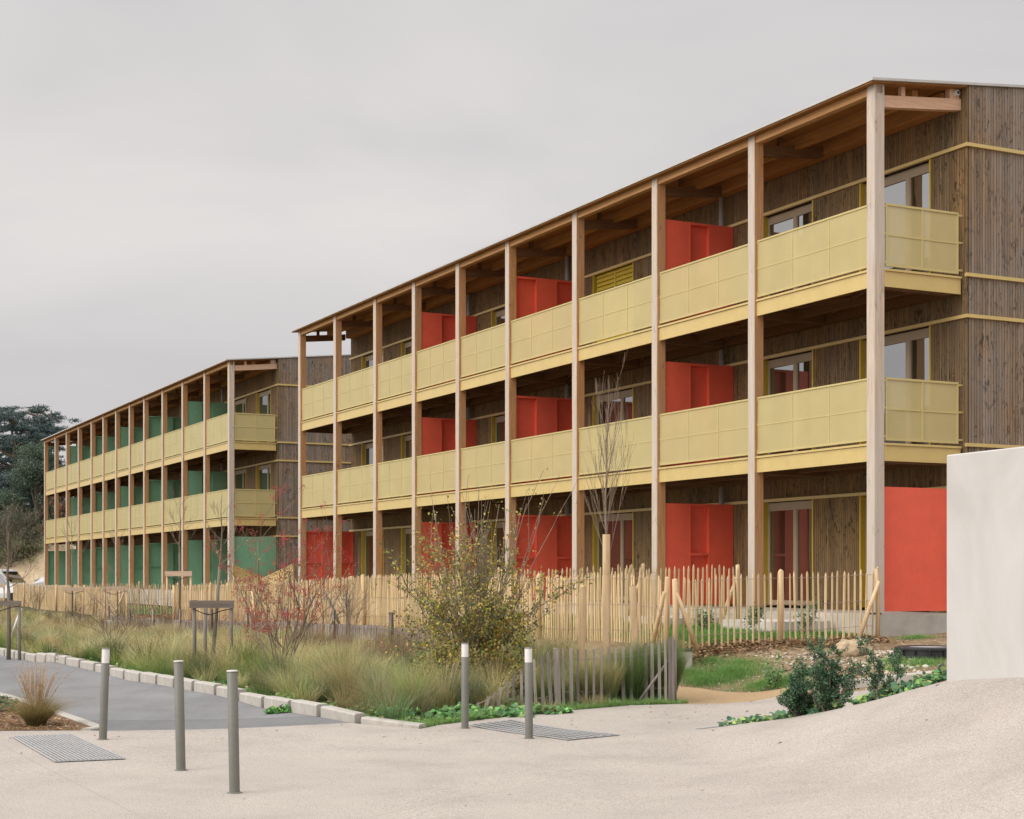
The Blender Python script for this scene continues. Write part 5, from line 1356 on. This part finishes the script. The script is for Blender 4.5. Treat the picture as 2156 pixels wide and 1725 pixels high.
big_tree('cedar_tree', -37.3, 118, 'left spreading cedar with open layered branches against the sky', 13.6, 'cedar', DKG_HAZE, 1, 6.0, .45, n=24000)
big_tree('cedar_tree', -36.0, 121, 'right spreading cedar whose top branch arches over the green block roof end', 14.6, 'cedar', DKG_HAZE, 2, 5.6, .45, n=24000)
big_tree('cedar_tree', -41.2, 124, 'tall cedar cut by the left edge of the photo', 14.8, 'cedar', DKG_HAZE, 3, 6.5, .45, n=22000)
big_tree('cedar_tree', -27.5, 128, 'dark cedar seen between the end columns of the green block', 12.5, 'cedar', DKG_HAZE, 4, 5.5, .45, n=12000)
big_tree('pine_tree', -34.2, 113, 'round topped mid green pine in front of the cedars', 10.6, 'round', MDG, 5, 6.2, .35, n=22000)
big_tree('pine_tree', -37.5, 116, 'dark bushy conifer under the left cedar', 8.6, 'round', DKG_HAZE, 6, 6.0, .35, n=15000)
big_tree('pine_tree', -29.5, 122, 'rounded conifer behind the end of the green block', 9.5, 'round', MDG, 16, 6.0, .35, n=12000)
big_tree('pine_tree', -40.3, 119, 'dark bushy conifer at the left edge below the cedars', 9.2, 'round', DKG_HAZE, 26, 6.4, .35, n=17000)
big_tree('cedar_tree', -38.9, 127, 'slim cedar standing between the two spreading cedars', 13.8, 'cedar', DKG_HAZE, 27, 4.6, .4, n=20000)
big_tree('copper_tree', -31.8, 110, 'small tree with copper brown leaves beside the last green block column', 7.2, 'round', [(.24,.12,.08),(.20,.11,.08),(.16,.12,.07)], 7, 2.6, .15, n=2500)
big_tree('bare_tree', -33.8, 106, 'pale leafless tree below the dark conifers', 6.4, 'bare', [(.12,.12,.07)], 8, 5, .13)
big_tree('bare_tree', -34.6, 105, 'leafless twiggy tree at the left edge by the house', 6.2, 'bare', [(.12,.12,.07)], 9, 5, .12)
for i, (x, y, w_, h_, lab) in enumerate([(-33.0,107,5.2,4.6,'pale green willow thicket on top of the earth mound'), (-35.6,110,4.6,3.9,'grey green thicket between the house roof and the mound'), (-28.5,114,6,5.5,'green thicket behind the mound seen through the gallery')]):
    root = empty('hedge_shrub', (x, y, .3)); tag(root, lab, 'shrub', 'thickets around the earth mound')
    m = MB(); tips = []; rd = random.Random(90+i)
    for k in range(9):
        a = rd.uniform(0,6.28); grow(m, Vector((rd.gauss(0,w_*.15), rd.gauss(0,.5), 0)), Vector((math.cos(a)*.5, math.sin(a)*.5, 1)).normalized(), h_*.5, .05, 2, rd, tips, .5, (3,4), .6, .1, 4)
    m.build('stems', M['twig'], root)
    acc = Acc(); blobs = [(rd.gauss(0,w_*.28), rd.gauss(0,1), h_*rd.uniform(.25,.85), w_*.16, w_*.16, h_*.12) for _ in range(40)]
    tree_crown(acc, blobs, 11000, .16, [(.24,.31,.13),(.29,.34,.15),(.18,.24,.10),(.33,.33,.19)], .1, .1, .3); acc.build('foliage', M['leaf'], root)
# far wood: one mass behind
acc = Acc(); blobs = []
for k in range(150):
    x = -110+k*.75+random.gauss(0,1); blobs.append((x, 175+random.gauss(0,4), random.uniform(1.5,6.0), 3.0, 2.5, 2.2))
tree_crown(acc, blobs, 26000, .55, [(.08,.10,.075),(.10,.12,.09),(.065,.085,.07)], .2, .3)
o = acc.build('far_wood', M['leaf']); tag(o, 'hazy far off wood closing the view behind the blocks', 'wood', kind='stuff')

def house():
    o = Vector((-39.3, 112.5, .3)); root = empty('house', o, .15); tag(root, 'small house with brown tiled roof cut by the left edge of the photo', 'house')
    m = MB(); m.box(-4, 3.1, 0, 7, 0, 2.75); m.build('wall', M['render'], root)
    m = MB(); m.hexa([(-4.4,-.4,2.75),(3.5,-.4,2.75),(3.5,7.4,2.75),(-4.4,7.4,2.75),(-2,2.2,4.0),(.8,2.2,4.0),(.8,4.8,4.0),(-2,4.8,4.0)]); m.build('roof', M['tile'], root)
    m = MB(); m.box(1.1, 2.1, -.03, .0, .9, 2.1); m.build('window', M['glass'], root)
    m = MB(); m.box(.4, .75, -.04, .0, 0, 2.74); m.build('pilaster', M['conc'], root)
house()
def car(x, y, z, rz, label, h=1.75, L=4.4, van=True):
    root = empty('parked_car', (x, y, z), rz); tag(root, label, 'car', 'white cars parked behind the golden fence')
    if van: prof = [(-2.2,.35),(-2.2,1.0),(-2.12,1.55),(-1.9,h),(.35,h),(.6,h-.06),(1.25,1.08),(2.0,.92),(2.2,.7),(2.2,.35)]
    else: prof = [(-2.1,.35),(-2.1,.85),(-1.9,1.1),(-1.45,1.45),(.2,1.48),(.5,1.40),(1.05,1.0),(1.9,.85),(2.1,.65),(2.1,.35)]
    n = len(prof); m = MB()
    def ring(yy, k): return [((p[0]*(1-.02*k)), yy, p[1] if p[1] < 1.0 else p[1]) for p in prof]
    A = ring(-.85, 0); B = ring(.85, 0); A = [(a, b if c < 1.05 else b*.86, c) for a, b, c in A]; B = [(a, b if c < 1.05 else b*.86, c) for a, b, c in B]
    m.add(A+B, [(i, (i+1) % n, (i+1) % n+n, i+n) for i in range(n)]+[tuple(range(n))[::-1], tuple(range(n, 2*n))]); m.build('body', M['carwhite'], root)
    m = MB()
    for s in (-1, 1):
        m.add([(-1.9, s*.79, 1.08), (.95, s*.79, 1.08), (.45, s*.755, (h if van else 1.45)-.12), (-1.75, s*.755, (h if van else 1.45)-.12)], [(0,1,2,3)])
    zt = h-.12 if van else 1.36; xt = .66 if van else .55
    m.add([(1.20,-.72,1.14),(1.20,.72,1.14),(xt+.03,.68,zt),(xt+.03,-.68,zt)], [(0,1,2,3)])
    m.build('windows', M['glass'], root)
    for wx in (-1.35, 1.4):
        for s in (-1, 1):
            m = MB(); m.tube([(wx, s*.86, .32), (wx, s*.66, .32)], .32, 18); m.build('wheel', M['rubber'], root)
pc = at(12, 1222, 82); car(pc.x-.4, 82, .25, -.25, 'white van parked behind the golden fence at the left edge', 1.85)
car(-29.2, 100.2, .25, math.pi-.25, 'white car parked behind the fence and the last green block column', 1.55, van=False)

# ------------------------------------------------------------------ camera, sky, sun
cam = bpy.data.objects.new('camera', bpy.data.cameras.new('camera')); col.objects.link(cam)
cam.location = (0, 0, CAMZ); cam.rotation_euler = (R(90), 0, 0)
cam.data.sensor_width = 36; cam.data.lens = 36*F/2156; cam.data.shift_y = (HY-862.5)/2156
cam.data.clip_end = 5000; cam.data.clip_start = .1; sc.camera = cam

SUN_EL = R(33); SUN_AZ = R(242)      # compass style: 0 = +Y, clockwise
w = bpy.data.worlds.new('World'); sc.world = w; w.use_nodes = True
nt = w.node_tree; nt.nodes.clear(); N = nt.nodes.new; Lk = nt.links.new
out = N('ShaderNodeOutputWorld'); bg = N('ShaderNodeBackground'); bg.inputs['Strength'].default_value = .1; Lk(bg.outputs[0], out.inputs[0])
sky = N('ShaderNodeTexSky'); sky.sky_type = 'NISHITA'; sky.sun_disc = False; sky.sun_elevation = SUN_EL; sky.sun_rotation = SUN_AZ; sky.air_density = 1.5; sky.dust_density = 4
tc = N('ShaderNodeTexCoord'); sep = N('ShaderNodeSeparateXYZ'); Lk(tc.outputs['Generated'], sep.inputs[0])
rp = N('ShaderNodeValToRGB'); e = rp.color_ramp.elements; e[0].position = 0.0; e[0].color = (.60,.58,.595,1); e[1].position = 1.0; e[1].color = (1.45,1.44,1.44,1)
for p_, c_ in ((.10,(.64,.62,.63)), (.155,(.68,.66,.665)), (.22,(.735,.71,.705)), (.30,(.695,.675,.67)), (.36,(.66,.645,.645)), (.5,(.85,.84,.84))):
    q = e.new(p_); q.color = (*c_, 1)
Lk(sep.outputs[2], rp.inputs[0])
mp = N('ShaderNodeMapping'); mp.inputs['Scale'].default_value = (2.2, 2.2, 7.0); mp.inputs['Rotation'].default_value = (0, .35, 0); Lk(tc.outputs['Generated'], mp.inputs[0])
nz = N('ShaderNodeTexNoise'); nz.inputs['Scale'].default_value = 1.15; nz.inputs['Detail'].default_value = 6; nz.inputs['Roughness'].default_value = .48; nz.inputs['Distortion'].default_value = .35; Lk(mp.outputs[0], nz.inputs[0])
r2 = N('ShaderNodeValToRGB'); r2.color_ramp.elements[0].position = .32; r2.color_ramp.elements[0].color = (.875,.875,.89,1); r2.color_ramp.elements[1].position = .70; r2.color_ramp.elements[1].color = (1.115,1.105,1.09,1); Lk(nz.outputs[0], r2.inputs[0])
mx = N('ShaderNodeMix'); mx.data_type = 'RGBA'; mx.blend_type = 'MULTIPLY'; mx.inputs[0].default_value = 1; Lk(rp.outputs[0], mx.inputs[6]); Lk(r2.outputs[0], mx.inputs[7])
sc10 = N('ShaderNodeMix'); sc10.data_type = 'RGBA'; sc10.blend_type = 'MULTIPLY'; sc10.inputs[0].default_value = 1; sc10.clamp_result = False; Lk(mx.outputs[2], sc10.inputs[6]); sc10.inputs[7].default_value = (10,10,10,1)
# the cloud is brighter round the veiled sun
dt = N('ShaderNodeVectorMath'); dt.operation = 'DOT_PRODUCT'; Lk(tc.outputs['Generated'], dt.inputs[0]); dt.inputs[1].default_value = (math.sin(SUN_AZ)*math.cos(SUN_EL), math.cos(SUN_AZ)*math.cos(SUN_EL), math.sin(SUN_EL))
gw = N('ShaderNodeMapRange'); gw.inputs['From Min'].default_value = .0; gw.inputs['From Max'].default_value = 1.0; gw.inputs['To Min'].default_value = 1.0; gw.inputs['To Max'].default_value = 2.1; Lk(dt.outputs['Value'], gw.inputs[0])
gl = N('ShaderNodeVectorMath'); gl.operation = 'SCALE'; Lk(sc10.outputs[2], gl.inputs[0]); Lk(gw.outputs[0], gl.inputs['Scale'])
mm = N('ShaderNodeMix'); mm.data_type = 'RGBA'; mm.inputs[0].default_value = .04; Lk(gl.outputs[0], mm.inputs[6]); Lk(sky.outputs[0], mm.inputs[7]); Lk(mm.outputs[2], bg.inputs[0])
sun = bpy.data.objects.new('sun', bpy.data.lights.new('sun', 'SUN')); col.objects.link(sun)
sun.data.energy = 1.5; sun.data.angle = R(45); sun.data.color = (1, .96, .90)
dx, dy = math.sin(SUN_AZ), math.cos(SUN_AZ); sd = Vector((dx*math.cos(SUN_EL), dy*math.cos(SUN_EL), math.sin(SUN_EL)))
sun.rotation_euler = sd.to_track_quat('Z', 'Y').to_euler(); sun.location = (-10, 0, 20)
vs = sc.view_settings; vs.view_transform = 'Standard'; vs.look = 'None'; vs.gamma = 1; vs.exposure = 0
sc.cycles.max_bounces = 8; sc.cycles.diffuse_bounces = 3; sc.cycles.transparent_max_bounces = 24; sc.cycles.use_denoising = True
